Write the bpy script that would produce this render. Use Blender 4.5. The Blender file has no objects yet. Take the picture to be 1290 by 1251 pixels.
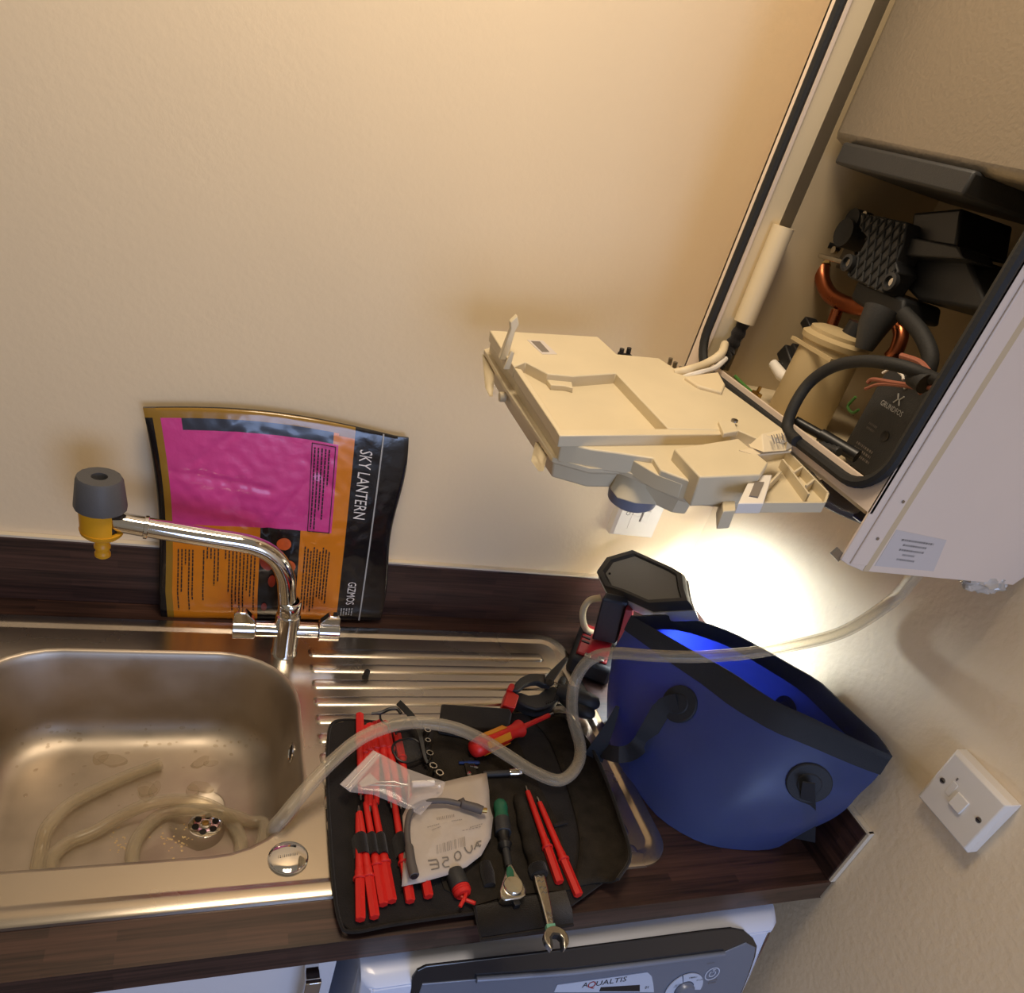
import bpy, bmesh, math, random
from mathutils import Vector, Matrix, noise
from mathutils.bvhtree import BVHTree
random.seed(7)
S = bpy.context.scene
COL = S.collection
H = 0.91            # worktop height above the floor; everything is laid out with z=0 on the worktop, then lifted

def lin(c):
    return tuple((x/12.92 if x <= .04045 else ((x+.055)/1.055)**2.4) for x in c)
def rgb(r, g, b): return lin((r/255, g/255, b/255))

# ------------------------------------------------------------------ camera
FPX = 936.97
RX = Vector((0.9245, 0.0486, 0.3781)); RX = Vector((0.92448, -0.27541, 0.26359))
RY = Vector((0.04861, -0.60057, -0.79808))
RZ = Vector((0.37810, 0.75063, -0.54183))
CAM = Vector((-0.8696, -1.0567, 0.8016))
RZ.normalize(); RY = (RY - RZ*RY.dot(RZ)).normalized(); RX = RY.cross(RZ)
cd = bpy.data.cameras.new('camera'); cam = bpy.data.objects.new('camera', cd); COL.objects.link(cam)
cd.sensor_fit = 'HORIZONTAL'; cd.sensor_width = 36; cd.lens = FPX/1290*36
cd.shift_x = 0; cd.shift_y = 135.5/1290
cd.clip_start = .01
mw = Matrix.Identity(4)
for i in range(3):
    mw[i][0] = RX[i]; mw[i][1] = -RY[i]; mw[i][2] = -RZ[i]; mw[i][3] = CAM[i]
cam.matrix_world = mw
S.camera = cam

# ------------------------------------------------------------------ world, light, exposure
wd = bpy.data.worlds.new('world'); S.world = wd; wd.use_nodes = True
wd.node_tree.nodes['Background'].inputs[0].default_value = (*lin((.95, .88, .78)), 1)
wd.node_tree.nodes['Background'].inputs[1].default_value = .23
def area(name, loc, to, size, power, color, sy=None):
    l = bpy.data.lights.new(name, 'AREA'); l.energy = power; l.color = lin(color); l.size = size
    if sy: l.shape = 'RECTANGLE'; l.size_y = sy
    o = bpy.data.objects.new(name, l); COL.objects.link(o)
    o.location = loc; o.rotation_euler = (Vector(to)-Vector(loc)).to_track_quat('-Z', 'Y').to_euler()
    return o
area('ceiling_lamp', (-.70, -.44, 1.49), (-.70, -.44, 0), .35, 9.5, (1, .91, .79))
area('window_daylight', (-.40, -2.3, .45), (-.45, -.6, -.05), .9, 15, (.70, .80, 1), .8)
vs = S.view_settings
S.display_settings.display_device = 'sRGB'
vs.view_transform = 'Standard'; vs.look = 'None'; vs.gamma = 1; vs.exposure = 0.0
try: vs.use_curve_mapping = False
except Exception: pass

# ------------------------------------------------------------------ pixel -> point on a real plane
def ray(u, v): return (RX*((u-645)/FPX) + RY*((v-761)/FPX) + RZ)
def at(u, v, x=None, y=None, z=None):
    d = ray(u, v)
    i, val = [(i, a) for i, a in enumerate((x, y, z)) if a is not None][0]
    return CAM + d*((val-CAM[i])/d[i])
def onp(u, v, o, n):
    d = ray(u, v); return CAM + d*((o-CAM).dot(n)/d.dot(n))

# ------------------------------------------------------------------ materials
MATS = {}
def mat(name, col, rough=.5, metal=0., bump=0., bscale=200., var=0., vscale=20., coat=0., emit=None, spec=.5, trans=0., alpha=1., stretch=None, rvar=0., sheen=0.):
    m = bpy.data.materials.new(name); m.use_nodes = True; nt = m.node_tree; N = nt.nodes; L = nt.links
    b = N['Principled BSDF']
    b.inputs['Base Color'].default_value = (*col, 1); b.inputs['Roughness'].default_value = rough
    b.inputs['Metallic'].default_value = metal; b.inputs['Coat Weight'].default_value = coat
    b.inputs['Coat Roughness'].default_value = .08
    b.inputs['Specular IOR Level'].default_value = spec; b.inputs['Transmission Weight'].default_value = trans
    b.inputs['Alpha'].default_value = alpha; b.inputs['Sheen Weight'].default_value = sheen
    if emit: b.inputs['Emission Color'].default_value = (*emit[0], 1); b.inputs['Emission Strength'].default_value = emit[1]
    tc = N.new('ShaderNodeTexCoord'); mp = N.new('ShaderNodeMapping'); L.new(tc.outputs['Object'], mp.inputs[0])
    if stretch: mp.inputs['Scale'].default_value = stretch
    if var or rvar:
        n = N.new('ShaderNodeTexNoise'); n.inputs['Scale'].default_value = vscale; n.inputs['Detail'].default_value = 5
        L.new(mp.outputs[0], n.inputs['Vector'])
        if var:
            r = N.new('ShaderNodeValToRGB'); r.color_ramp.elements[0].position = .3; r.color_ramp.elements[1].position = .7
            r.color_ramp.elements[0].color = (*[max(0, c*(1-var)) for c in col], 1)
            r.color_ramp.elements[1].color = (*[min(1, c*(1+var)) for c in col], 1)
            L.new(n.outputs['Fac'], r.inputs[0]); L.new(r.outputs[0], b.inputs['Base Color'])
        if rvar:
            q = N.new('ShaderNodeMapRange'); q.inputs['From Min'].default_value = .3; q.inputs['From Max'].default_value = .7
            q.inputs['To Min'].default_value = max(.02, rough-rvar); q.inputs['To Max'].default_value = min(1, rough+rvar)
            L.new(n.outputs['Fac'], q.inputs[0]); L.new(q.outputs[0], b.inputs['Roughness'])
    if bump:
        n2 = N.new('ShaderNodeTexNoise'); n2.inputs['Scale'].default_value = bscale; n2.inputs['Detail'].default_value = 3
        L.new(mp.outputs[0], n2.inputs['Vector'])
        bp = N.new('ShaderNodeBump'); bp.inputs['Strength'].default_value = bump; bp.inputs['Distance'].default_value = .002
        L.new(n2.outputs['Fac'], bp.inputs['Height']); L.new(bp.outputs[0], b.inputs['Normal'])
    MATS[name] = m; return m

PAINT = mat('wall_paint', rgb(233, 212, 177), .75, bump=.16, bscale=110, var=.02, vscale=3)
PAINTR = mat('wall_paint_rough', rgb(233, 214, 182), .75, bump=.45, bscale=100, var=.02, vscale=4)
FLOORM = mat('floor_vinyl', rgb(120, 105, 90), .5, var=.2, vscale=8)
STEEL = mat('brushed_steel', rgb(196, 186, 172), .26, 1, rvar=.04, vscale=7)
BOWL = mat('bowl_steel', rgb(186, 174, 158), .45, 1, bump=.05, bscale=60, rvar=.08, vscale=16, var=.10)
CHROME = mat('chrome', rgb(225, 222, 218), .06, 1)
DSTEEL = mat('tool_steel', rgb(150, 148, 145), .28, 1)
SATIN = mat('satin_chrome', rgb(205, 200, 190), .22, 1, bump=.1, bscale=300)
GREYRUB = mat('grey_rubber', rgb(84, 84, 86), .55, bump=.15, bscale=500)
YELLOW = mat('yellow_plastic', rgb(232, 168, 32), .4)
BLACKFAB = mat('black_fabric', rgb(34, 31, 30), .9, bump=.6, bscale=900, var=.25, vscale=30, sheen=.15, spec=.15)
BLACKFELT = mat('black_felt', rgb(46, 42, 37), .95, bump=.6, bscale=600, var=.3, vscale=40, spec=.1)
BLACKPL = mat('black_plastic', rgb(24, 24, 25), .4)
BLACKSAT = mat('black_satin_plastic', rgb(44, 45, 47), .5, bump=.2, bscale=700)
DARKGREY = mat('dark_grey_plastic', rgb(112, 115, 118), .6, bump=.2, bscale=600)
REDPL = mat('red_plastic', rgb(205, 34, 28), .42)
REDDK = mat('dark_red_plastic', rgb(150, 24, 32), .4)
ORANGEPL = mat('amber_plastic', rgb(214, 140, 28), .4)
GREENPL = mat('green_rubber', rgb(22, 92, 66), .5)
CREAMPL = mat('cream_plastic', rgb(214, 200, 168), .45, var=.06, vscale=9, bump=.05, bscale=300)
WHITEPL = mat('white_plastic', rgb(232, 226, 216), .35)
IVORY = mat('ivory_plastic', rgb(222, 205, 170), .5)
CASING = mat('casing_enamel', rgb(230, 212, 194), .35, var=.025, vscale=5)
TAPE = mat('groove_beige', rgb(206, 184, 146), .6)
INNER = mat('inner_panel', rgb(190, 172, 140), .6, var=.08, vscale=8)
GASKET = mat('gasket_rubber', rgb(28, 28, 28), .7, bump=.2, bscale=400)
COPPER = mat('copper', rgb(172, 100, 66), .32, 1, rvar=.1, vscale=40)
BRASS = mat('brass', rgb(180, 150, 90), .35, 1)
ALU = mat('cast_aluminium', rgb(150, 142, 130), .45, .8, bump=.3, bscale=200)
VESSEL = mat('grey_vessel_paint', rgb(128, 128, 124), .5)
BLUEPVC = mat('blue_tarpaulin', rgb(62, 74, 112), .42, bump=.2, bscale=35, var=.08, vscale=12)
RIMPVC = mat('black_webbing', rgb(34, 38, 46), .65, bump=.3, bscale=800)
WMWHITE = mat('appliance_enamel', rgb(212, 222, 246), .28, coat=.3)  # white enamel with the blue cast of daylight mixed into its colour
WMGLASS = mat('appliance_black_gloss', rgb(30, 32, 38), .16, coat=.5)
WMPANEL = mat('appliance_slate_panel', rgb(126, 136, 158), .34, .4)
WMLIGHT = mat('appliance_light_print', rgb(190, 200, 220), .4)
CABWHITE = mat('cabinet_gloss', rgb(226, 226, 232), .3)
CAULK = mat('sealant', rgb(220, 208, 186), .6)
INK = mat('black_ink', rgb(26, 22, 24), .6)
GREYINK = mat('grey_ink', rgb(120, 112, 104), .7)
PALEINK = mat('pale_ink', rgb(172, 172, 170), .6)
WHITEINK = mat('white_ink', rgb(232, 226, 222), .5)
PINK = mat('pink_tissue', rgb(212, 62, 142), .35, bump=.35, bscale=70, coat=.35, var=.08, vscale=16)
ORANGEF = mat('orange_print', rgb(218, 128, 20), .3, bump=.3, bscale=26, coat=.5)
OCHREF = mat('ochre_film', rgb(150, 112, 34), .25, bump=.3, bscale=30, coat=.6)
BLACKF = mat('black_film', rgb(20, 17, 20), .22, bump=.5, bscale=40, coat=.5)
NAVYF = mat('navy_print', rgb(48, 52, 66), .25, bump=.3, bscale=30, coat=.5)
GLOW = mat('lantern_print', rgb(206, 92, 42), .3, var=.35, vscale=40, coat=.5)
GLOWD = mat('dim_lantern_print', rgb(140, 44, 28), .3, var=.3, vscale=40, coat=.5)
BAGWHITE = mat('white_polythene', rgb(214, 202, 190), .45, bump=.4, bscale=70, var=.05, vscale=30)
LEAD = mat('grey_lead_rubber', rgb(84, 78, 76), .6)
CERAMIC = mat('white_ceramic', rgb(240, 238, 236), .15)
GREENWIRE = mat('green_wire', rgb(70, 120, 50), .5)
REDWIRE = mat('brown_wire', rgb(150, 90, 70), .5)
LABELM = mat('silver_label', rgb(206, 198, 192), .4)
REDLAB = mat('dark_red_label', rgb(92, 30, 34), .4)
BLUEBIT = mat('blue_anodised', rgb(40, 62, 120), .4, .4)
LENS = mat('lamp_lens', rgb(255, 255, 255), .3, emit=((.92, .97, 1), 12))
SILVER = mat('silver_bezel', rgb(200, 204, 206), .35, .3)

def seethru(name, tint, milk, rough, amount, edge):
    m = bpy.data.materials.new(name); m.use_nodes = True; N = m.node_tree.nodes; L = m.node_tree.links
    b = N['Principled BSDF']; b.inputs['Base Color'].default_value = (*milk, 1); b.inputs['Roughness'].default_value = rough
    b.inputs['Coat Weight'].default_value = .5; b.inputs['Coat Roughness'].default_value = .08
    t = N.new('ShaderNodeBsdfTransparent'); t.inputs[0].default_value = (*tint, 1)
    lw = N.new('ShaderNodeLayerWeight'); lw.inputs['Blend'].default_value = .35
    mr = N.new('ShaderNodeMapRange'); mr.inputs['To Min'].default_value = amount; mr.inputs['To Max'].default_value = edge
    mx = N.new('ShaderNodeMixShader'); L.new(lw.outputs['Facing'], mr.inputs[0]); L.new(mr.outputs[0], mx.inputs[0])
    L.new(t.outputs[0], mx.inputs[1]); L.new(b.outputs[0], mx.inputs[2]); L.new(mx.outputs[0], N['Material Output'].inputs[0])
    return m
CLEAR = seethru('clear_pvc', (.97, .95, .90), rgb(214, 204, 184), .15, .11, .72)
ZIPCLEAR = seethru('clear_polythene', (.97, .96, .96), rgb(240, 232, 232), .2, .27, .7)
LENSCLR = seethru('spectacle_lens', (.93, .93, .93), rgb(120, 120, 120), .05, .08, .5)
DROP = seethru('water', (.97, .95, .92), rgb(200, 185, 160), .03, .12, .5)

def translucent(m, col, f):
    N = m.node_tree.nodes; L = m.node_tree.links; t = N.new('ShaderNodeBsdfTranslucent'); t.inputs[0].default_value = (*col, 1)
    mx = N.new('ShaderNodeMixShader'); mx.inputs[0].default_value = f
    L.new(N['Principled BSDF'].outputs[0], mx.inputs[1]); L.new(t.outputs[0], mx.inputs[2]); L.new(mx.outputs[0], N['Material Output'].inputs[0])
translucent(BLUEPVC, rgb(40, 60, 215), .17)
translucent(BAGWHITE, rgb(225, 214, 200), .3)

def woodmat(name, axis='X', dark=1.):
    m = bpy.data.materials.new(name); m.use_nodes = True; N = m.node_tree.nodes; L = m.node_tree.links; b = N['Principled BSDF']
    tc = N.new('ShaderNodeTexCoord'); mp = N.new('ShaderNodeMapping'); L.new(tc.outputs['Object'], mp.inputs[0])
    if axis == 'Y': mp.inputs['Rotation'].default_value = (0, 0, math.pi/2)
    sx = N.new('ShaderNodeSeparateXYZ'); L.new(mp.outputs[0], sx.inputs[0])
    ad = N.new('ShaderNodeMath'); ad.operation = 'ADD'; L.new(sx.outputs[1], ad.inputs[0]); L.new(sx.outputs[2], ad.inputs[1])
    cb = N.new('ShaderNodeCombineXYZ'); L.new(sx.outputs[0], cb.inputs[0]); L.new(ad.outputs[0], cb.inputs[1])
    br = N.new('ShaderNodeTexBrick'); br.inputs['Scale'].default_value = 1; br.inputs['Brick Width'].default_value = .17
    br.inputs['Row Height'].default_value = .0125; br.inputs['Mortar Size'].default_value = 0; br.inputs['Bias'].default_value = -.1
    br.offset = .37; br.inputs['Color1'].default_value = (0, 0, 0, 1); br.inputs['Color2'].default_value = (1, 1, 1, 1)
    L.new(cb.outputs[0], br.inputs['Vector'])
    n = N.new('ShaderNodeTexNoise'); n.inputs['Scale'].default_value = 1; n.inputs['Detail'].default_value = 4
    mp2 = N.new('ShaderNodeMapping'); mp2.inputs['Scale'].default_value = (9, 260, 1); L.new(cb.outputs[0], mp2.inputs[0]); L.new(mp2.outputs[0], n.inputs['Vector'])
    mx = N.new('ShaderNodeMath'); mx.operation = 'MULTIPLY_ADD'; mx.inputs[1].default_value = .35; L.new(br.outputs['Color'], mx.inputs[0]); L.new(n.outputs['Fac'], mx.inputs[2])
    r = N.new('ShaderNodeValToRGB'); r.color_ramp.elements[0].position = .3; r.color_ramp.elements[1].position = 1.
    r.color_ramp.elements[0].color = (*[c*dark for c in rgb(27, 18, 17)], 1); r.color_ramp.elements[1].color = (*[c*dark for c in rgb(84, 58, 49)], 1)
    L.new(mx.outputs[0], r.inputs[0]); L.new(r.outputs[0], b.inputs['Base Color']); b.inputs['Roughness'].default_value = .36
    return m
WOOD = woodmat('wenge_laminate')
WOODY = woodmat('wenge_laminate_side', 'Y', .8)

# ------------------------------------------------------------------ mesh helpers
def V(*a): return Vector(a)
class MB:
    def __init__(s): s.v = []; s.f = []; s.m = []
    def add(s, vs, fs, mi=0):
        k = len(s.v); s.v += [Vector(p) for p in vs]; s.f += [tuple(i+k for i in f) for f in fs]; s.m += [mi]*len(fs); return s
    def box(s, c, d, R=None, mi=0):
        c = Vector(c); hx, hy, hz = d[0]/2, d[1]/2, d[2]/2
        vs = [Vector((x, y, z)) for x in (-hx, hx) for y in (-hy, hy) for z in (-hz, hz)]
        if R: vs = [R @ p for p in vs]
        return s.add([c+p for p in vs], [(0, 1, 3, 2), (4, 6, 7, 5), (0, 4, 5, 1), (2, 3, 7, 6), (0, 2, 6, 4), (1, 5, 7, 3)], mi)
    def bb(s, x0, x1, y0, y1, z0, z1, mi=0): return s.box(((x0+x1)/2, (y0+y1)/2, (z0+z1)/2), (abs(x1-x0), abs(y1-y0), abs(z1-z0)), None, mi)
    def prism(s, top, vec, mi=0, taper=None):
        vec = Vector(vec); top = [Vector(p) for p in top]; n = len(top); bot = [p+vec for p in top]
        if taper:
            c = sum(bot, Vector())/n; bot = [c+(p-c)*taper for p in bot]
        return s.add(top+bot, [tuple(range(n)), tuple(range(2*n-1, n-1, -1))]+[(i, i+n, (i+1) % n+n, (i+1) % n) for i in range(n)], mi)
    def loft(s, loops, cap0=False, cap1=False, mi=0, closed=True):
        n = len(loops[0]); vs = [p for l in loops for p in l]; fs = []
        for j in range(len(loops)-1):
            for i in range(n if closed else n-1):
                a = j*n+i; b = j*n+(i+1) % n; fs.append((a, b, b+n, a+n))
        if cap0: fs.append(tuple(range(n-1, -1, -1)))
        if cap1: fs.append(tuple((len(loops)-1)*n+i for i in range(n)))
        return s.add(vs, fs, mi)
    def tube(s, path, r, n=10, caps=True, mi=0):
        path = [Vector(p) for p in path]; L = len(path)
        rr = r if isinstance(r, (list, tuple)) else [r]*L
        t0 = (path[1]-path[0]).normalized(); up = Vector((0, 0, 1)) if abs(t0.z) < .9 else Vector((1, 0, 0))
        nrm = (up-t0*up.dot(t0)).normalized(); loops = []
        for i, p in enumerate(path):
            t = (path[min(i+1, L-1)]-path[max(i-1, 0)]).normalized()
            nrm = (nrm-t*nrm.dot(t)).normalized(); b = t.cross(nrm)
            loops.append([p+(nrm*math.cos(a)+b*math.sin(a))*rr[i] for a in [2*math.pi*k/n for k in range(n)]])
        return s.loft(loops, caps, caps, mi)
    def cyl(s, p0, p1, r0, r1=None, n=20, mi=0, caps=True): return s.tube([p0, p1], [r0, r0 if r1 is None else r1], n, caps, mi)
    def lathe(s, o, ax, prof, n=24, mi=0, caps=True):
        o = Vector(o); ax = Vector(ax).normalized()
        e = ax.orthogonal().normalized(); g = ax.cross(e)
        return s.loft([[o+ax*h+(e*math.cos(a)+g*math.sin(a))*max(r, 1e-5) for a in [2*math.pi*k/n for k in range(n)]] for r, h in prof], caps, caps, mi)
    def ell(s, c, r, R=None, nu=16, nv=8, mi=0):
        c = Vector(c); loops = []
        for j in range(nv+1):
            th = math.pi*j/nv; q = max(math.sin(th), 1e-4)
            l = [Vector((r[0]*q*math.cos(a), r[1]*q*math.sin(a), -r[2]*math.cos(th))) for a in [2*math.pi*k/nu for k in range(nu)]]
            loops.append([c+(R @ p if R else p) for p in l])
        return s.loft(loops, True, True, mi)
    def ribbon(s, path, w, th, mi=0):      # path of (point, width direction)
        loops = []
        for i, (p, d) in enumerate(path):
            p = Vector(p); d = Vector(d).normalized(); t = (Vector(path[min(i+1, len(path)-1)][0])-Vector(path[max(i-1, 0)][0])).normalized()
            nn = t.cross(d).normalized()
            ww = w[i] if isinstance(w, (list, tuple)) else w
            loops.append([p+d*ww/2+nn*th/2, p-d*ww/2+nn*th/2, p-d*ww/2-nn*th/2, p+d*ww/2-nn*th/2])
        return s.loft(loops, True, True, mi)
LOC = {}
def obj(name, mb, m, parent=None, smooth=40, bevel=0, label=None, kind=None, local=False, segs=2, solid=0):
    off = Vector((0, 0, 0)) if (parent is None or local) else LOC.get(parent, Vector((0, 0, 0)))
    me = bpy.data.meshes.new(name); me.from_pydata([p-off for p in mb.v], [], mb.f)
    ms = m if isinstance(m, (list, tuple)) else [m]
    for q in ms: me.materials.append(q)
    if len(ms) > 1: me.polygons.foreach_set('material_index', mb.m)
    bm = bmesh.new(); bm.from_mesh(me); bmesh.ops.recalc_face_normals(bm, faces=bm.faces); bm.to_mesh(me); bm.free()
    if smooth:
        me.shade_smooth(); me.set_sharp_from_angle(angle=math.radians(smooth))
    me.update()
    o = bpy.data.objects.new(name, me); COL.objects.link(o)
    if parent: o.parent = parent
    LOC[o] = off
    if bevel:
        b = o.modifiers.new('bevel', 'BEVEL'); b.width = bevel; b.segments = segs; b.limit_method = 'ANGLE'; b.angle_limit = math.radians(40)
        b.harden_normals = False
    if solid:
        sm = o.modifiers.new('solid', 'SOLIDIFY'); sm.thickness = solid; sm.offset = 0
    if label: o['label'] = label
    if kind: o['kind'] = kind
    return o
def thing(name, label, cat, loc=(0, 0, 0), group=None):
    o = bpy.data.objects.new(name, None); COL.objects.link(o); o.location = loc; o.empty_display_size = .03
    LOC[o] = Vector(loc); o['label'] = label; o['category'] = cat
    if group: o['group'] = group
    return o
def tag(o, label, cat, group=None):
    o['label'] = label; o['category'] = cat
    if group: o['group'] = group
    # give the single-mesh thing an origin at its base
    me = o.data; xs = [v.co for v in me.vertices]
    c = Vector((sum(p.x for p in xs)/len(xs), sum(p.y for p in xs)/len(xs), min(p.z for p in xs)))
    me.transform(Matrix.Translation(-c)); o.location = c
    return o
def catmull(pts, per=8):
    P = [Vector(p) for p in pts]; P = [P[0]*2-P[1]]+P+[P[-1]*2-P[-2]]; out = []
    for i in range(1, len(P)-2):
        for k in range(per):
            t = k/per; a, b, c, d = P[i-1], P[i], P[i+1], P[i+2]
            out.append(.5*((2*b)+(c-a)*t+(2*a-5*b+4*c-d)*t*t+(3*b-a-3*c+d)*t**3))
    out.append(P[-2]); return out
def resample(pts, n):
    P = [Vector(p) for p in pts]; d = [0]
    for a, b in zip(P, P[1:]): d.append(d[-1]+(b-a).length)
    out = []
    for k in range(n):
        t = d[-1]*k/(n-1); j = 0
        while j < len(P)-2 and d[j+1] < t: j += 1
        q = (t-d[j])/max(d[j+1]-d[j], 1e-9); out.append(P[j].lerp(P[j+1], q))
    return out
def rr(x0, x1, y0, y1, r, z, n=8):
    out = []
    for cx, cy, a0 in ((x1-r, y1-r, 0), (x0+r, y1-r, 90), (x0+r, y0+r, 180), (x1-r, y0+r, 270)):
        for k in range(n+1):
            a = math.radians(a0+90*k/n); out.append(Vector((cx+r*math.cos(a), cy+r*math.sin(a), z)))
    return out
def text_mb(txt, o, ex, ey, height, depth=.0004, align='LEFT', fit=None):
    """flat lettering laid on the plane o + ex*u + ey*v"""
    c = bpy.data.curves.new('t', 'FONT'); c.body = txt; c.size = 1; c.align_x = align; c.resolution_u = 2
    t = bpy.data.objects.new('t', c); COL.objects.link(t)
    dg = bpy.context.evaluated_depsgraph_get(); me = bpy.data.meshes.new_from_object(t.evaluated_get(dg))
    mb = MB(); ex = Vector(ex); ey = Vector(ey); o = Vector(o); n = ex.cross(ey)
    sx = height
    if fit:
        w = max(v.co.x for v in me.vertices)-min(v.co.x for v in me.vertices); sx = fit/w
    mb.add([o+ex*(v.co.x*sx)+ey*(v.co.y*height) for v in me.vertices], [tuple(p.vertices) for p in me.polygons])
    bpy.data.objects.remove(t); bpy.data.curves.remove(c); bpy.data.meshes.remove(me)
    return mb
def dashes(mb, o, ex, ey, length, rows, pitch, th, fill=.85, mi=0, ragged=.3):
    """rows of word-length bars standing for print too small to read"""
    for k in range(rows):
        x = 0; end = length*(1-ragged*random.random())
        while x < end:
            w = random.uniform(.003, .009)*length/.12; w = min(w, end-x); gap = max(length*.012, .0013)
            a = o+ex*x+ey*(k*pitch); mb.add([a, a+ex*w, a+ex*w+ey*th, a+ey*th], [(0, 1, 2, 3)], mi); x += w+gap
    return mb
def hit(o, u, v):
    """where the line of sight through a pixel meets an object already built"""
    dg = bpy.context.evaluated_depsgraph_get(); dg.update()
    b = BVHTree.FromObject(o, dg); d = ray(u, v).normalized()
    base = LOC.get(o, Vector((0, 0, 0))) if o.parent else Vector((0, 0, 0))
    p, n, i, dist = b.ray_cast(CAM-base, d)
    if p is None: return None, None
    if n.dot(d) > 0: n = -n
    return p+base, n

# ================================================================== THE ROOM
def struct(name, mb, m, **k): return obj(name, mb, m, kind='structure', **k)
WX = .012    # wall faces stand 12 mm behind the upstand faces
struct('wall_back', MB().bb(-2.7, WX+.12, WX, WX+.12, -H, 1.55), PAINT)
struct('wall_right', MB().bb(WX, WX+.12, -2.7, WX, -H, 1.55), PAINTR)
struct('floor', MB().bb(-2.7, WX, -2.7, WX, -H-.05, -H), FLOORM)

# ---------------------------------------------------------------- worktop with cut-out
BX0, BX1, BY0, BY1, BR = -1.170, -.7405, -.4825, -.1195, .112
def plate(outer, hole, z0, z1, mb=None):
    bm = bmesh.new(); mb = mb or MB()
    for z in (z1, z0):
        ed = []
        for loop in (outer, hole):
            vs_ = [bm.verts.new((p.x, p.y, z)) for p in loop]
            ed += [bm.edges.new((vs_[i], vs_[(i+1) % len(vs_)])) for i in range(len(vs_))]
        bmesh.ops.triangle_fill(bm, use_beauty=True, edges=ed)
        if z0 == z1: break
    bm.verts.index_update()
    mb.add([v.co.copy() for v in bm.verts], [tuple(v.index for v in f.verts) for f in bm.faces]); bm.free()
    if z0 != z1:
        for loop in (outer, hole):
            mb.loft([[Vector((p.x, p.y, z1)) for p in loop], [Vector((p.x, p.y, z0)) for p in loop]])
    return mb
outer = [V(-2.2, -.607, 0), V(WX-.002, -.607, 0), V(WX-.002, WX-.002, 0), V(-2.2, WX-.002, 0)]
wt = thing('worktop', 'dark wenge block-print laminate kitchen worktop holding the sink', 'worktop', (-.6, -.3, -.04))
obj('laminate_slab', plate(outer, rr(BX0-.02, BX1+.012, BY0-.012, BY1+.012, BR, 0), -.04, 0), WOOD, wt, smooth=0, bevel=.004)
u1 = thing('worktop_upstand', 'long dark wenge upstand along the foot of the back wall', 'upstand', (-1, .006, 0))
obj('board', MB().bb(-2.2, -.0005, 0, WX-.0005, .0003, .109), WOOD, u1, smooth=0, bevel=.0012)
mb = MB().bb(-2.2, 0, .002, WX-.0005, .109, .1125); obj('sealant_bead', mb, CAULK, u1, smooth=0, label='pale line of sealant along the top')
u2 = thing('worktop_upstand', 'short dark wenge upstand on the right wall under the blue bag', 'upstand', (.006, -.3, 0))
obj('board', MB().bb(0, WX-.0005, -.603, WX-.0008, .0003, .109), WOODY, u2, smooth=0, bevel=.0012)
mb = MB().bb(.002, WX-.0005, -.606, 0, .109, .1125).bb(.003, WX-.0005, -.607, -.603, .0003, .1125)
obj('sealant_bead', mb, CAULK, u2, smooth=0, label='pale sealant on the top and end')

# ---------------------------------------------------------------- sink
sk = thing('kitchen_sink', 'stainless steel inset sink with ribbed drainer on the dark worktop', 'sink', (-.72, -.3, 0))
SX0, SX1, SY0, SY1 = -1.235, -.243, -.5535, -.043
def deckloop(i, z, r=.05): return rr(SX0+i, SX1-i, SY0+i, SY1-i, max(r-i, .008), z)
mb = MB()
mb.loft([deckloop(0, .0006), deckloop(.0012, .0040), deckloop(.004, .0055), deckloop(.018, .0055), deckloop(.0215, .0050), deckloop(.026, .0022), deckloop(.028, .0020)])
plate(deckloop(.028, .0020), rr(BX0-.005, BX1+.005, BY0-.005, BY1+.005, BR+.005, .0020), .0020, .0020, mb)
bl = lambda i, z: rr(BX0+i, BX1-i, BY0+i, BY1-i, max(BR-i*.6, .05), z)
obj('deck', mb, STEEL, sk, smooth=35)
DR = V(-.857, -.312, 0); BZ = -.155
mb = MB()
prof = [(-.005, .002), (-.002, .0016), (0.0, 0), (.002, -.004), (.004, -.012)]
prof += [(.004+.014*t, -.012-.093*t) for t in (.25, .5, .75, 1)]
for k in range(1, 9):
    a = math.pi/2*k/8; prof.append((.018+.046*(1-math.cos(a)), -.105-.046*math.sin(a)))
loops = [bl(i, z) for i, z in prof]
c0 = loops[-1]
for t in (.25, .5, .75):
    loops.append([p.lerp(DR+(p-DR).normalized()*.055+V(0, 0, 0), t)*1 for p in c0])
    loops[-1] = [Vector((p.x, p.y, -.151-.004*t)) for p in loops[-1]]
ring = lambda r, z: [DR+Vector((p.x-DR.x, p.y-DR.y, 0)).normalized()*r+V(0, 0, z) for p in c0]
loops += [ring(.055, BZ), ring(.046, BZ-.001), ring(.040, BZ-.005), ring(.0235, BZ-.006)]
mb.loft(loops)
bowl = obj('bowl', mb, BOWL, sk, smooth=60)
# strainer
mb = MB(); mb.lathe(DR+V(0, 0, BZ-.0062), (0, 0, 1), [(.0235, 0), (.0235, .0008), (.021, .0016), (.0075, .0010), (.0075, .0024), (.004, .003), (0, .003)], 24, caps=False)
st = obj('strainer', mb, CHROME, sk, smooth=30)
mb = MB()
for k in range(6):
    a = 2*math.pi*k/6+.3; c = DR+V(.0142*math.cos(a), .0142*math.sin(a), BZ-.0044)
    mb.cyl(c, c+V(0, 0, .0006), .0049, n=14)
obj('drain_hole', mb, INK, st, kind='stuff')
obj('screw', MB().lathe(DR+V(0, 0, BZ-.0034), (0, 0, 1), [(.005, 0), (.0045, .0012), (0, .0016)], 16, caps=False), BRASS, st)
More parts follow.
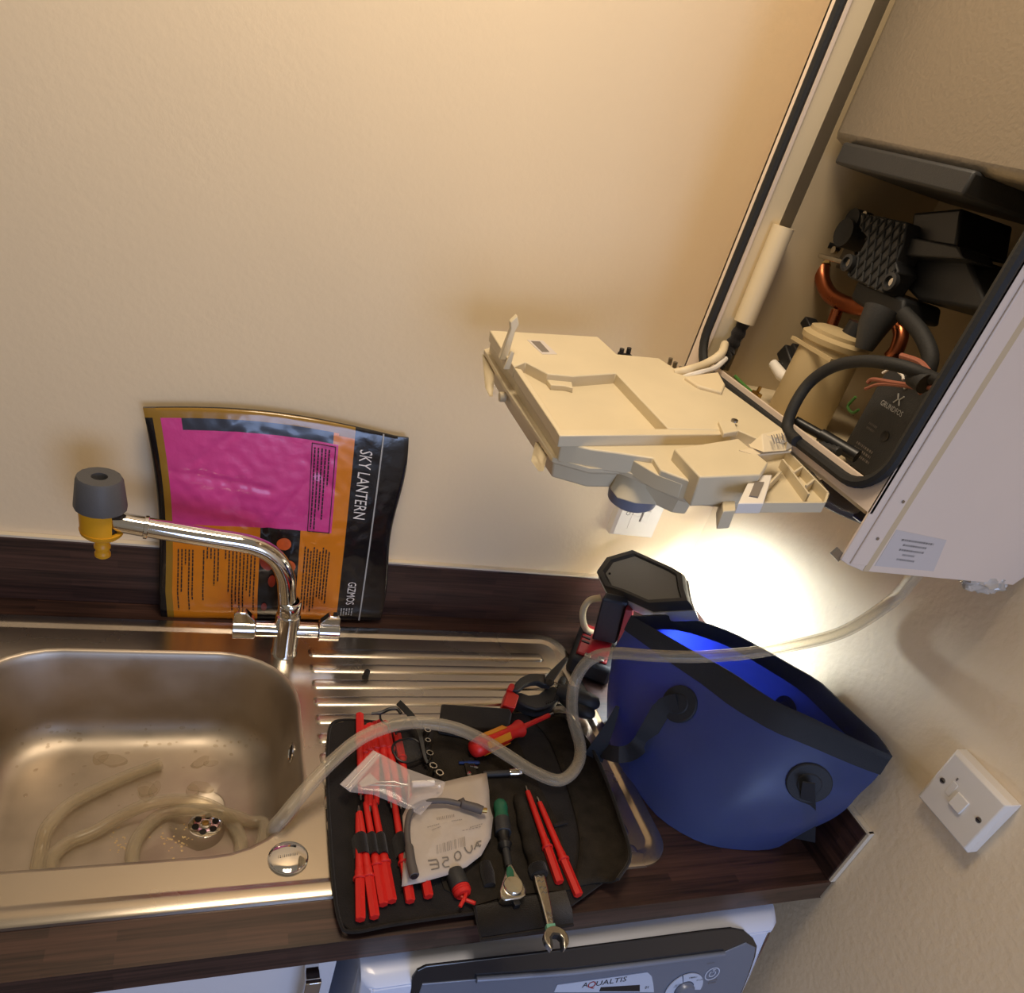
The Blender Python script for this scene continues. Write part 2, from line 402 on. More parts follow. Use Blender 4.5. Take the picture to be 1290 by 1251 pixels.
# overflow
p, n = hit(bowl, 367.5, 948)
if p is None: p, n = V(-.752, -.30, -.04), V(-1, 0, 0)
mb = MB(); mb.lathe(p-n*.0005, n, [(.015, 0), (.015, .0015), (.0125, .0028), (.0115, .0012)], 24, caps=False)
ov = obj('overflow_ring', mb, CHROME, sk)
obj('overflow_opening', MB().lathe(p-n*.0003, n, [(.0114, 0), (.0114, .0012), (0, .0012)], 20, caps=False), INK, ov)
# drainer ribs
for k in range(12):
    yy = -.112-.0377*k; x1 = -.292 if k > 0 else -.300
    mb = MB(); w = .0115
    L0 = rr(-.716, x1, yy-w, yy+w, .008, .0020, 4); L1 = rr(-.7135, x1-.0025, yy-w+.0025, yy+w-.0025, .006, .0042, 4); L2 = rr(-.710, x1-.006, yy-w+.006, yy+w-.006, .004, .0048, 4)
    mb.loft([L0, L1, L2], False, True); obj('drainer_ridge', mb, STEEL, sk, smooth=60)
# waste button
B = V(-.7655, -.4955, .002)
mb = MB().lathe(B, (0, 0, 1), [(.0235, 0), (.0235, .0022), (.0222, .0032), (.021, .0026), (.020, .0030), (.012, .0044), (0, .0048)], 32, caps=False)
wb = obj('waste_button', mb, CHROME, sk, label='round mirror-polished waste control button')
q = MB(); dashes(q, B+V(-.012, -.001, .0053), V(1, .12, 0), V(0, 1, 0), .024, 1, .003, .003, ragged=0)
obj('embossed_word', q, DSTEEL, wb, smooth=0)
# droplets and lime scale: too many to count
mb = MB()
for k in range(60):
    u = random.uniform(20, 330); v = random.uniform(905, 1050) if k < 25 else random.uniform(915, 940)
    p, n = hit(bowl, u, v)
    if p is None: continue
    r = random.uniform(.0012, .0032); R = n.to_track_quat('Z', 'Y').to_matrix()
    mb.ell(p, (r*random.uniform(.8, 1.7), r, r*.35), R, 8, 4)
for k in range(10):
    p, n = hit(bowl, random.uniform(90, 300), random.uniform(950, 1030))
    if p is None or n.z < .93: continue
    m0 = len(mb.v); rx = random.uniform(.010, .026); mb.ell(p, (rx, rx*random.uniform(.4, .8), .0007), Matrix.Rotation(random.random()*3, 3, 'Z'), 20, 4)
    for q in mb.v[m0:]:
        w_ = 1+.35*noise.noise(Vector((q.x*90, q.y*90, k))); q.x = p.x+(q.x-p.x)*w_; q.y = p.y+(q.y-p.y)*w_
tagd = obj('water_droplets', mb, DROP, kind='stuff'); tag(tagd, 'scattered water drops on the floor of the steel sink bowl', 'water')
mb = MB()
LIME = mat('limescale', rgb(214, 190, 140), .8)
for k in range(70):
    u, v = random.gauss(222, 16), random.gauss(1056, 10)
    if k % 3 == 0: u, v = random.gauss(150, 10), random.gauss(1065, 12)
    p, n = hit(bowl, u, v)
    if p is None or n.z < .9: continue
    mb.ell(p, (random.uniform(.0008, .002),)*2+(.0005,), None, 6, 3)
tag(obj('limescale_flakes', mb, LIME, kind='stuff'), 'pale limescale grit beside the drain in the sink bowl', 'grit')

# ---------------------------------------------------------------- mixer tap
TB = V(-.7535, -.111, .002)
tp = thing('mixer_tap', 'chrome two-lever mixer tap with a long swan spout on the sink', 'tap', TB)
T = lambda x, z: V(x, -.111, z)
obj('body', MB().lathe(TB, (0, 0, 1), [(.0205, 0), (.0205, .002), (.0190, .004), (.0188, .073), (.0185, .075), (.0165, .076), (.0172, .078), (.0172, .1), (.0155, .102), (.0135, .102)], 32, caps=False), CHROME, tp, smooth=50)
path = catmull([T(-.757, .095), T(-.760, .118), T(-.766, .150), T(-.783, .180), T(-.815, .198), T(-.87, .205), T(-.94, .213), T(-1.006, .222)], 10)
obj('spout', MB().tube(path, .0137, 24), CHROME, tp)
obj('spout_collar', MB().lathe(T(-.948, .2139), (-1, 0, .12), [(.0137, 0), (.0160, .001), (.0160, .005), (.0137, .006)], 28, caps=False), CHROME, tp)
for s in (-1, 1):
    x = TB.x
    obj('valve_arm', MB().cyl(T(x+s*.012, .047), T(x+s*.047, .047), .0125, n=28), CHROME, tp, bevel=.001)
    hl = obj('lever_handle', MB().cyl(T(x+s*.0475, .047), T(x+s*.080, .047), .0165, n=32), CHROME, tp, bevel=.0012)
    a, b = x+s*.0485, x+s*.079
    mb = MB().prism([V(a, -.118, .058), V(b, -.118, .058), V(b, -.118, .077), V(b-s*.004, -.118, .081), V(a+s*.013, -.118, .081), V(a, -.118, .066)], (0, .014, 0))
    obj('lever_fin', mb, CHROME, hl, bevel=.0015)

# ---------------------------------------------------------------- hose connector pushed on the spout
cx, cy = -1.004, -.111
hc = thing('hose_connector', 'grey and yellow push-on hose connector at the end of the chrome spout', 'hose connector', (cx, cy, .162))
def octo(r, z, k=16, flat=.0):
    out = []
    for i in range(k):
        a = 2*math.pi*(i+.5)/k; q = r*(1-.05*abs(math.sin(4*a))); out.append(V(cx+q*math.cos(a), cy+q*math.sin(a), z))
    return out
mb = MB().loft([octo(.0265, .240), octo(.0325, .2402), octo(.0325, .244), octo(.0285, .280), octo(.0265, .2835), octo(.0100, .2838), octo(.0095, .270), octo(.0001, .270)], True, False)
obj('rubber_sleeve', mb, GREYRUB, hc, smooth=28)
mb = MB()   # yellow shell: open towards the camera-right where the spout end sits
def arcsh(z0, z1, r0, r1, a0, a1, th=.0025, k=18):
    l = []
    for z, r in ((z0, r0), (z1, r1)):
        l.append([V(cx+r*math.cos(a0+(a1-a0)*i/k), cy+r*math.sin(a0+(a1-a0)*i/k), z) for i in range(k+1)])
    li = [[V(cx+(p.x-cx)*(1-th/.025), cy+(p.y-cy)*(1-th/.025), p.z) for p in q] for q in l]
    mb.loft([l[0], l[1], li[1], li[0], l[0]], closed=False)
    mb.add([l[0][0], l[1][0], li[1][0], li[0][0]], [(0, 1, 2, 3)]); mb.add([l[0][-1], l[1][-1], li[1][-1], li[0][-1]], [(0, 1, 2, 3)])
arcsh(.206, .240, .0255, .0265, math.radians(-55+0), math.radians(-55-270))
mb.lathe(V(cx, cy, .1925), (0, 0, 1), [(.010, 0), (.0205, .004), (.0255, .009), (.0265, .014), (.0235, .0142), (.0, .0135)], 28, caps=False)
obj('yellow_body', mb, YELLOW, hc, smooth=45)
obj('hose_tail', MB().lathe(V(cx, cy, .1925), (0, 0, -1), [(.0105, 0), (.0088, .004), (.0088, .010), (.0102, .0115), (.0102, .015), (.0085, .017), (.0085, .0215), (.0098, .0235), (.0098, .028), (.0075, .030), (.006, .030), (.006, .02)], 24, caps=False), YELLOW, hc, smooth=50)
obj('seal_ring', MB().lathe(V(cx, cy, .2075), (0, 0, 1), [(.012, 0), (.021, 0), (.021, .004), (.012, .006)], 24), BLACKPL, hc)

# ---------------------------------------------------------------- sky lantern pack leaning on the back wall
pk = thing('lantern_pack', 'pink, orange and black plastic pack lettered SKY LANTERN leaning on the back wall', 'packet', (-.77, -.02, 0))
PY = -.030
def pw(u, v, d=0.):   # point on the pack's front face; it leans back a little and bellies out
    q = at(u, v, y=PY); f = max(0, min(1, q.z/.36))
    yy = PY+.020*f
    q = at(u, v, y=yy); q.y -= d; return q
TL, TR, BR_, BL = (180, 514), (515, 552), (478, 782), (203, 780)
# grid in (s,t): s across, t down, edges follow the photographed outline
def edge_top(s): return (180+335*s, 514+38*s-16*math.sin(math.pi*min(1, s*1.05))*(.8 if s < .95 else .4))
def edge_bot(s): return (203+275*s, 779+2*s)
def edge_l(t): return 180+23*t+14*math.sin(math.pi*min(1, t*1.15))*(1 if t < .87 else .6)
def puv(s, t):
    a = edge_top(s); b = edge_bot(s)
    u = a[0]+(b[0]-a[0])*t; v = a[1]+(b[1]-a[1])*t
    lw = 1-s
    u += (edge_l(t)-(180+23*t))*lw*lw*.6
    u += 3*math.sin(t*9)*(s > .97)
    return u, v
def puff(s, t): return .022*(max(0, math.sin(math.pi*min(1, max(0, s))))**.45)*(max(0, math.sin(math.pi*min(1, max(0, t))))**.45)
def pp(s, t, lift=0.):
    u, v = puv(s, t); q = pw(u, v)
    w = noise.noise(Vector((s*6, t*6, 3)))*.0016+noise.noise(Vector((s*24, t*22, 9)))*.0011
    for (a0, b0, a1, b1) in ((.47, .55, .72, .17), (.08, .30, .47, .36), (.16, .26, .36, .10), (.62, .20, .74, .33)):
        dx, dy = a1-a0, b1-b0; l2 = dx*dx+dy*dy; q_ = max(0, min(1, ((s-a0)*dx+(t-b0)*dy)/l2)); dd = math.hypot(s-a0-dx*q_, t-b0-dy*q_)
        w -= .0016*math.exp(-(dd/.016)**2)
    q.y -= puff(s, t)*.45+w*puff(s, t)/.022+lift
    return q
NS, NT = 100, 90
def region(s, t):
    if s > .905: return 1                       # black welded margin
    if s > .795: return 1
    if t < .045: return 3
    if s > .74: return 2 if t > .05 else 3
    if t < .105 and s > .14: return 4 if s < .725 else 2
    if s < .035: return 1
    if s < .062: return 3
    if t < .55: return 0
    if .44 < s < .615: return 1
    return 2
mb = MB(); pts = [pp(i/NS, j/NT) for j in range(NT+1) for i in range(NS+1)]
k = len(pts)
fs = []; ms = []
for j in range(NT):
    for i in range(NS):
        a = j*(NS+1)+i; fs.append((a, a+1, a+NS+2, a+NS+1)); ms.append(region((i+.5)/NS, (j+.5)/NT))
mb.add(pts, fs); mb.m = ms
back = [Vector((p.x, min(WX-.001, pw(*puv((i % (NS+1))/NS, (i//(NS+1))/NT)).y+.004), p.z)) for i, p in enumerate(pts)]
mb.add(back, [tuple(reversed(f)) for f in fs], 1)
bd = [i for i in range(NS+1)]+[j*(NS+1)+NS for j in range(1, NT+1)]+[NT*(NS+1)+i for i in range(NS-1, -1, -1)]+[j*(NS+1) for j in range(NT-1, 0, -1)]
for a, b in zip(bd, bd[1:]+bd[:1]): mb.f.append((a, b, b+k, a+k)); mb.m.append(1)
obj('film_pouch', mb, [PINK, BLACKF, ORANGEF, OCHREF, NAVYF], pk, smooth=70)
mb = MB(); mb.ribbon([(pp(.905, t, .0012), V(1, 0, 0)) for t in [i/30 for i in range(31)]], .0022, .001); obj('weld_seam', mb, PALEINK, pk, label='thin pale seam down the black margin')
def strip(mb, s0, t0, s1, t1, lift=.001, n=1):
    a, b, c, d = pp(s0, t0, lift), pp(s1, t0, lift), pp(s1, t1, lift), pp(s0, t1, lift); mb.add([a, b, c, d], [(0, 1, 2, 3)])
def print_cols(mb, cols, lift=.0012):
    for s, t0, t1 in cols:
        t = t0
        while t < t1:
            w = min(random.uniform(.008, .022), t1-t); strip(mb, s, t, s+.0055, t+w, lift); t += w+.004
mb = MB(); cols = []
for i in range(22):
    s = .082+i*.0160
    if i in (5, 6, 12): continue
    cols.append((s, .62 if i > 7 else .66, .95-(.25 if i in (8, 9, 13) else .12*random.random()*(i % 3))))
for i in range(9): cols.append((.632+i*.0130, .62+.01*(i % 3), .97-.10*random.random()))
for i in range(5): cols.append((.648+i*.014, .13, .30+.25*random.random()))
print_cols(mb, cols); obj('printed_small_text', mb, INK, pk, smooth=0, kind='stuff')
mb = MB(); fr = .0022
for (s0, t0, s1, t1) in ((.638, .11, .641, .545), (.728, .11, .731, .545), (.638, .11, .731, .114), (.638, .541, .731, .545)):
    n = 10
    for i in range(n):
        if s1-s0 < .01: strip(mb, s0, t0+(t1-t0)*i/n, s1, t0+(t1-t0)*(i+1)/n, .0013)
        else: strip(mb, s0+(s1-s0)*i/n, t0, s0+(s1-s0)*(i+1)/n, t1, .0013)
obj('printed_frame', mb, INK, pk, smooth=0)
def lantern(s, t, w, h, m):
    mb = MB(); c = pp(s, t, .0014); ps = [pp(s+w*math.cos(a)*(1.0 if math.cos(a) < 0 else .85), t+h*math.sin(a), .0014) for a in [2*math.pi*i/18 for i in range(18)]]
    mb.add([c]+ps, [(0, i+1, (i+1) % 18+1) for i in range(18)]); obj('lantern_picture', mb, m, pk, smooth=0)
for s, t, w, h, m in ((.545, .615, .034, .030, GLOW), (.48, .695, .040, .052, GLOWD), (.565, .725, .040, .032, GLOW), (.50, .80, .018, .03, GLOWD), (.575, .895, .038, .028, GLOW), (.47, .93, .014, .02, GLOWD)): lantern(s, t, w, h, m)
def pack_word(txt, s, t0, t1, width, m, name):
    """word running down the pack: letters' reading direction is +t"""
    tm = text_mb(txt, (0, 0, 0), (1, 0, 0), (0, 1, 0), 1.0)
    xs = [p.x for p in tm.v]; x0, x1 = min(xs), max(xs); ys = [p.y for p in tm.v]; y1 = max(ys)
    o2 = MB(); o2.add([pp(s+width*(p.y/y1), t0+(t1-t0)*(p.x-x0)/(x1-x0), .0016) for p in tm.v], tm.f)
    obj(name, o2, m, pk, smooth=0)
pack_word('SKY LANTERN', .823, .10, .455, .048, WHITEINK, 'title_lettering')
pack_word('GIZMOS', .835, .79, .91, .036, WHITEINK, 'maker_lettering')
mb = MB()
for i in range(5):
    s = .815+.012*i; print_cols(mb, [(s, .93, .97)], .0014)
obj('printed_symbols', mb, PALEINK, pk, smooth=0, kind='stuff')

# ---------------------------------------------------------------- wall fittings
# fused switch on the right wall
sw = thing('wall_switch', 'white square switched spur plate on the right wall below the boiler', 'switch', (WX, -.669, .2193))
Y0, Y1, Z0, Z1 = -.7125, -.6268, .2190, .3045
mb = MB().loft([[V(WX, y, z) for y, z in ((Y0-.001, Z0-.001), (Y1+.001, Z0-.001), (Y1+.001, Z1+.001), (Y0-.001, Z1+.001))],
    [V(-.004, y, z) for y, z in ((Y0-.001, Z0-.001), (Y1+.001, Z0-.001), (Y1+.001, Z1+.001), (Y0-.001, Z1+.001))],
    [V(-.0095, y, z) for y, z in ((Y0+.003, Z0+.003), (Y1-.003, Z0+.003), (Y1-.003, Z1-.003), (Y0+.003, Z1-.003))]], True, True)
obj('face_plate', mb, WHITEPL, sw, bevel=.0012, smooth=30)
yc, zc = (Y0+Y1)/2, (Z0+Z1)/2
obj('rocker', MB().box((-.0105, yc-.002, zc-.002), (.004, .018, .020), Matrix.Rotation(.12, 3, 'Y')), WHITEPL, sw, bevel=.001)
mb = MB().box((-.0094, yc+.016, zc+.003), (.0012, .008, .020)); obj('fuse_carrier', mb, WHITEPL, sw, bevel=.0005)
for s in (-1, 1):
    c = V(-.0096, yc+s*.0301, zc+.002)
    scw = obj('screw', MB().lathe(c, (-1, 0, 0), [(.0037, 0), (.0037, .0006), (.0020, .0012), (0, .0012)], 14, caps=False), DSTEEL, sw)
    obj('screw_slot', MB().box(c+V(-.0013, 0, 0), (.0004, .0052, .0012)), INK, scw)
mb = MB().box((-.0098, yc+.018, zc+.018), (.0006, .002, .004)); obj('marking', mb, GREYINK, sw)
# socket / spur on the back wall, half behind the control box
so = thing('wall_socket', 'white switched wall spur on the back wall under the hanging control box', 'socket', (-.15, WX, .215))
X0, X1, Z0, Z1 = -.194, -.106, .2135, .300
mb = MB().bb(X0-.001, X1+.001, -.004, WX, Z0-.001, Z1+.001).loft([[V(x, -.004, z) for x, z in ((X0-.001, Z0-.001), (X1+.001, Z0-.001), (X1+.001, Z1+.001), (X0-.001, Z1+.001))], [V(x, -.010, z) for x, z in ((X0+.003, Z0+.003), (X1-.003, Z0+.003), (X1-.003, Z1-.003), (X0+.003, Z1-.003))]], False, True)
obj('face_plate', mb, WHITEPL, so, smooth=30)
obj('rocker', MB().bb(-.147, -.132, -.0125, -.0095, .247, .270), WHITEPL, so, bevel=.0008)
obj('fuse_carrier', MB().bb(-.168, -.152, -.0108, -.0095, .230, .258), WHITEPL, so, bevel=.0004)
mb = text_mb('O I', V(-.182, -.0102, .257), (1, 0, 0), (0, 0, 1), .012); obj('marking', mb, GREYINK, so, smooth=0)
obj('rocker_mark', MB().bb(-.1495, -.1475, -.0108, -.010, .247, .266), GREYINK, so)

# ================================================================== BOILER
FX = -.275; YL, YR = -.150, -.553; ZB, ZO, ZT = .503, .582, 1.25
bo = thing('boiler', 'open white wall boiler with black gasket and exposed pipework, upper right', 'boiler', (-.13, -.35, ZB))
# casing: side panels, top, back
mb = MB()
mb.prism([V(FX, YR, ZB+.012), V(FX, YR, ZT), V(WX-.001, YR, ZT), V(WX-.001, YR, ZB+.018), V(WX-.014, YR, ZB), V(-.238, YR, ZB+.001), V(-.262, YR, ZB+.007)], (0, .003, 0))
side = obj('side_panel', mb, CASING, bo, smooth=30, bevel=.0008)
obj('panel_groove', MB().bb(-.2385, -.2305, YR-.0006, YR, ZB+.002, ZT), TAPE, side, label='yellowed strip down the side panel')
obj('panel_fold', MB().bb(-.262, -.2395, YR-.0022, YR, ZB+.009, ZT), CASING, side, bevel=.001)
for z, x in ((.545, -.2485), (.588, -.2455)): obj('rivet', MB().cyl(V(x, YR-.0024, z), V(x, YR-.0034, z), .0017, n=10), DSTEEL, side)
obj('side_panel', MB().bb(FX, WX-.001, YL, YL-.003, ZB, ZT), CASING, bo)
obj('top_panel', MB().bb(FX, WX-.001, YR+.003, YL-.003, ZT-.003, ZT), CASING, bo)
obj('back_panel', MB().bb(-.028, -.024, YR+.003, YL-.003, .56, ZT-.003), INNER, bo)
obj('inner_tray', MB().bb(FX+.006, -.028, YR+.010, YL-.012, ZO-.018, ZO-.013), IVORY, bo, bevel=.001)
mb = MB().bb(FX+.032, -.028, YL-.031, YL-.0035, ZO-.013, ZT-.004); obj('inner_side', mb, INNER, bo)
mb = MB().bb(FX+.004, -.028, YR+.012, YR+.015, ZO-.013, ZT-.004); obj('inner_side', mb, INNER, bo)
# flange frame around the opening
yl, yr_ = YL-.027, YR+.008
mb = MB(); fo = [V(FX, YL, ZO-.012), V(FX, YR, ZO-.012), V(FX, YR, ZT), V(FX, YL, ZT)]; fi = [V(FX, yl-.006, ZO+.012), V(FX, yr_+.004, ZO+.012), V(FX, yr_+.004, ZT-.02), V(FX, yl-.006, ZT-.02)]
mb.loft([fo, fi, [p+V(.004, 0, 0) for p in fi], [p+V(.004, 0, 0) for p in fo], fo]); obj('front_flange', mb, CASING, bo, smooth=0)
gl = [V(FX-.004, p.x, p.y) for p in rr(YR+.003, YL-.026, ZO+.002, ZT-.03, .045, 0, 8)]
gp = gl+[gl[0], gl[1]]
obj('gasket', MB().tube(gp, .0060, 8, False), GASKET, bo)
# wire-cover flange strip seen inside the left edge
mb = MB().bb(FX+.004, FX+.05, yl-.004, yl-.001, ZO, ZT-.03); obj('inner_lip', mb, IVORY, bo)
# side label
o = V(-.222, YR-.0004, .516)
lab = obj('rating_label', MB().prism([V(-.2265, YR, .512), V(-.140, YR, .512), V(-.152, YR, .551), V(-.228, YR, .556)], (0, -.0003, 0)), LABELM, bo, label='pale printed label with five lines of text')
mb = MB()
for i, w in enumerate((.047, .034, .036, .018, .026)):
    a = V(-.190-w/2, YR-.0006, .5445-.0058*i); dashes(mb, a, V(1, 0, -.03), V(0, 0, 1), w, 1, .004, .0023, ragged=0)
obj('label_print', mb, mat('label_ink', rgb(132, 126, 120), .7), lab, smooth=0)
# a small bracket at the lower corner
obj('bracket_tab', MB().box((FX-.004, YR+.004, ZB+.016), (.016, .003, .009), Matrix.Rotation(.5, 3, 'Y')), DSTEEL, bo)

bp = lambda u, v, x: at(u, v, x=x)
# pump
xp = -.205
def rrpx(c, w, h, r, x, n=5): return [V(x, c.y+q.x, c.z+q.y) for q in rr(-w/2, w/2, -h/2, h/2, r, 0, n)]
pc = V(xp, -.464, .628)
mb = MB().loft([rrpx(pc, .108, .118, .020, -.06), rrpx(pc, .108, .118, .020, xp+.006), rrpx(pc, .100, .110, .018, xp)], True, True)
pu = obj('pump', mb, BLACKSAT, bo, smooth=40, label='black square circulation pump with pale lettering')
mb = text_mb('GRUNDFOS', V(xp-.0006, -.430, .6425), (0, -1, 0), (0, 0, 1), .0080, fit=.034); obj('pump_lettering', mb, PALEINK, pu, smooth=0)
mb = MB()
c = V(xp-.0006, -.450, .656)
for s in (-1, 1): mb.tube([c+V(0, s*.0045, .005), c+V(0, s*.001, .0), c+V(0, s*.0045, -.005)], .0009, 6)
mb.tube([c+V(0, .002, .020), c+V(0, -.002, .016), c+V(0, .001, .0115)], .0014, 6)
obj('pump_emblem', mb, PALEINK, pu)
mb = MB(); dashes(mb, V(xp-.0006, -.430, .622), V(0, -1, 0), V(0, 0, -1), .016, 2, .005, .0025); dashes(mb, V(xp-.0006, -.428, .598), V(0, -1, 0), V(0, 0, -1), .038, 3, .0055, .0028)
obj('pump_print', mb, GREYINK, pu, smooth=0)
obj('pump_screw', MB().lathe(V(xp, -.4585, .618), (-1, 0, 0), [(.0055, 0), (.0055, .001), (.003, .0004), (0, .0004)], 14, caps=False), BLACKPL, pu)
mb = MB()
for z in (.590, .598, .606, .66, .668): mb.bb(-.19, -.07, pc.y+.054, pc.y+.058, z, z+.004)
obj('pump_fins', mb, BLACKSAT, pu)
# condensate trap
IVTRAP = mat('trap_plastic', rgb(184, 164, 124), .5)
c = V(-.185, -.300, .565)
tr = obj('condensate_trap', MB().lathe(c, (0, 0, 1), [(.036, 0), (.039, .004), (.0375, .070), (.0365, .100), (.040, .102), (.041, .108), (.034, .112), (.012, .113), (0, .113)], 32, caps=False), IVTRAP, bo, smooth=50, label='tall beige plastic condensate trap')
obj('trap_lid', MB().lathe(c+V(0, 0, .112), (0, 0, 1), [(.034, 0), (.034, .004), (.026, .007), (0, .008)], 28, caps=False), IVTRAP, tr)
obj('trap_neck', MB().cyl(c+V(.012, -.012, .115), c+V(.012, -.012, .134), .016, .0135, 18), BLACKPL, tr)
obj('trap_rib', MB().bb(c.x-.039, c.x-.034, c.y-.05, c.y+.03, c.z+.092, c.z+.096), IVTRAP, tr)
# copper pipes
for nm, pl, r in (('copper_pipe', [(1036, 330), (1036, 352), (1046, 372), (1068, 384), (1098, 390)], .0095), ('copper_pipe', [(1055, 390), (1047, 412), (1040, 428)], .0075), ('copper_pipe', [(1128, 400), (1135, 420), (1130, 440), (1122, 450)], .0085)):
    obj(nm, MB().tube(catmull([bp(u, v, -.150) for u, v in pl], 6), r, 14), COPPER, bo)
obj('pipe_nut', MB().cyl(bp(1035, 336, -.150), bp(1036, 322, -.150), .013, n=6), BRASS, bo)
# gas valve: cast body, knobs, lattice plate
gv = obj('gas_valve', MB().prism([bp(*q, -.135) for q in ((1012, 262), (1070, 262), (1078, 330), (1048, 338), (1020, 330), (1014, 300))], (.075, 0, 0)), ALU, bo, bevel=.003)
mb = MB()
for (u, v), r, h in (((1085, 300), .016, .03), ((1060, 282), .012, .02), ((1056, 312), .006, .02), ((1092, 282), .012, .025)): mb.cyl(bp(u, v, -.14), bp(u, v, -.14)-V(h, 0, 0), r, n=18)
obj('valve_knobs', mb, BLACKSAT, gv)
mb = MB()
for (u, v) in ((1054, 316), (1093, 272), (1028, 306), (1052, 276)): mb.cyl(bp(u, v, -.16), bp(u, v, -.16)-V(.006, 0, 0), .0042, n=10)
obj('valve_screws', mb, SATIN, gv, kind='stuff')
obj('white_plug', MB().box(bp(1048, 272, -.16), (.012, .018, .010)), WHITEPL, gv)
lpx = [(1085, 268), (1143, 280), (1138, 306), (1128, 330), (1132, 342), (1112, 370), (1066, 348), (1070, 326), (1082, 318), (1092, 300), (1082, 286)]
lx = -.185
lp = obj('lattice_cover', MB().prism([bp(*q, lx) for q in lpx], (.03, 0, 0)), BLACKSAT, bo, bevel=.002, label='black cover plate with diamond ribs')
mb = MB()
def inpoly(y, z, P):
    c = False; n = len(P)
    for i in range(n):
        a, b = P[i], P[(i+1) % n]
        if (a.z > z) != (b.z > z) and y < (b.y-a.y)*(z-a.z)/(b.z-a.z)+a.y: c = not c
    return c
LP = [bp(*q, lx) for q in lpx]; cy_ = sum(p.y for p in LP)/len(LP); cz_ = sum(p.z for p in LP)/len(LP)
for sgn in (-1, 1):
    for k in range(-7, 8):
        run = []
        for i in range(-40, 41):
            y = cy_+k*.0125+i*.0022*.55; z = cz_+sgn*i*.0022
            if inpoly(y, z, LP): run.append(V(lx-.0012, y, z))
            else:
                if len(run) > 1: mb.tube([run[0], run[-1]], .0012, 4)
                run = []
        if len(run) > 1: mb.tube([run[0], run[-1]], .0012, 4)
obj('diamond_ribs', mb, GASKET, lp)
for (u, v) in ((1071, 332), (1125, 356)):
    sc = obj('cover_boss', MB().lathe(bp(u, v, lx-.001), (-1, 0, 0), [(.0095, 0), (.0095, .006), (.006, .007), (.006, .003), (0, .003)], 18, caps=False), BLACKSAT, lp)
    obj('boss_screw', MB().lathe(bp(u, v, lx-.004), (-1, 0, 0), [(.005, 0), (.0045, .002), (0, .0022)], 12, caps=False), SATIN, sc)
obj('valve_rod', MB().cyl(bp(1033, 322, -.175), bp(1066, 331, -.185), .0028, n=10), SATIN, bo)
# fan and flue blocks
obj('fan_housing', MB().prism([bp(*q, -.15) for q in ((1140, 300), (1218, 322), (1246, 392), (1155, 378), (1128, 350))], (.10, 0, 0)), BLACKSAT, bo, bevel=.004)
obj('fan_duct', MB().prism([bp(*q, -.165) for q in ((1150, 268), (1212, 262), (1204, 312), (1146, 302))], (.08, 0, 0)), BLACKPL, bo, bevel=.003)
obj('duct_band', MB().prism([bp(*q, -.175) for q in ((1140, 297), (1206, 310), (1214, 326), (1134, 322))], (.05, 0, 0)), BLACKSAT, bo, bevel=.002)
obj('pump_manifold', MB().prism([bp(*q, -.165) for q in ((1080, 352), (1140, 376), (1136, 400), (1100, 398), (1070, 376))], (.06, 0, 0)), BLACKSAT, bo, bevel=.004)
obj('heat_exchanger', MB().bb(-.23, -.04, -.50, -.19, .86, 1.12), ALU, bo, bevel=.01)
obj('heat_exchanger_cover', MB().bb(-.235, -.05, -.42, -.22, .84, .862), BLACKSAT, bo, bevel=.003)
# expansion vessel
c = V(-.115, -.495, .775)
mb = MB().lathe(c, (-1, .0, 0), [(0, -.02), (.085, -.02), (.098, 0), (.098, .012), (.094, .014), (.094, .020), (.098, .022), (.098, .034), (.085, .054), (.05, .066), (0, .07)], 40, caps=False)
# keep it inside the casing: the vessel is a flattened drum
mb.v = [Vector((p.x, c.y+(p.y-c.y)*.42, p.z)) for p in mb.v]
obj('expansion_vessel', mb, VESSEL, bo, smooth=50, label='grey painted expansion vessel')
# tapered black boot
obj('rubber_boot', MB().tube([bp(1112, 392, -.185), bp(1100, 412, -.19), bp(1088, 440, -.19)], [.021, .017, .010], 18), BLACKSAT, bo)
# black flexible hose and looms
hp = [(1004, 556), (992, 540), (1000, 512), (1020, 482), (1050, 462), (1085, 455), (1120, 458), (1150, 466), (1178, 478)]
hx = [-.285, -.280, -.275, -.265, -.26, -.255, -.25, -.24, -.225]
obj('black_hose', MB().tube(catmull([bp(u, v, x) for (u, v), x in zip(hp, hx)], 6), .0064, 12), GASKET, bo, label='black flexible hose arching over the trap')
obj('black_hose', MB().tube(catmull([bp(u, v, -.18) for u, v in ((1138, 395), (1160, 420), (1172, 450), (1166, 476))], 6), .0085, 12), GASKET, bo)
for i, (pl, m, r) in enumerate(((((1093, 482), (1100, 478), (1125, 482), (1152, 486)), REDWIRE, .0022), (((1090, 490), (1110, 484), (1150, 488), (1160, 496)), REDWIRE, .0018), (((1112, 470), (1124, 464), (1136, 472), (1138, 478)), WHITEPL, .0014), (((1078, 500), (1068, 512), (1074, 520), (1082, 516)), GREENWIRE, .0016), (((1160, 480), (1178, 478), (1192, 474)), REDWIRE, .0026), (((1160, 486), (1176, 488), (1190, 484)), REDWIRE, .0026), (((1135, 448), (1158, 456), (1170, 468)), REDWIRE, .003))):
    obj('wire', MB().tube(catmull([bp(u, v, -.226) for u, v in pl], 5), r, 8), m, bo)
obj('loom_tie', MB().cyl(bp(1152, 474, -.232), bp(1166, 484, -.232), .010, n=14), GASKET, bo)
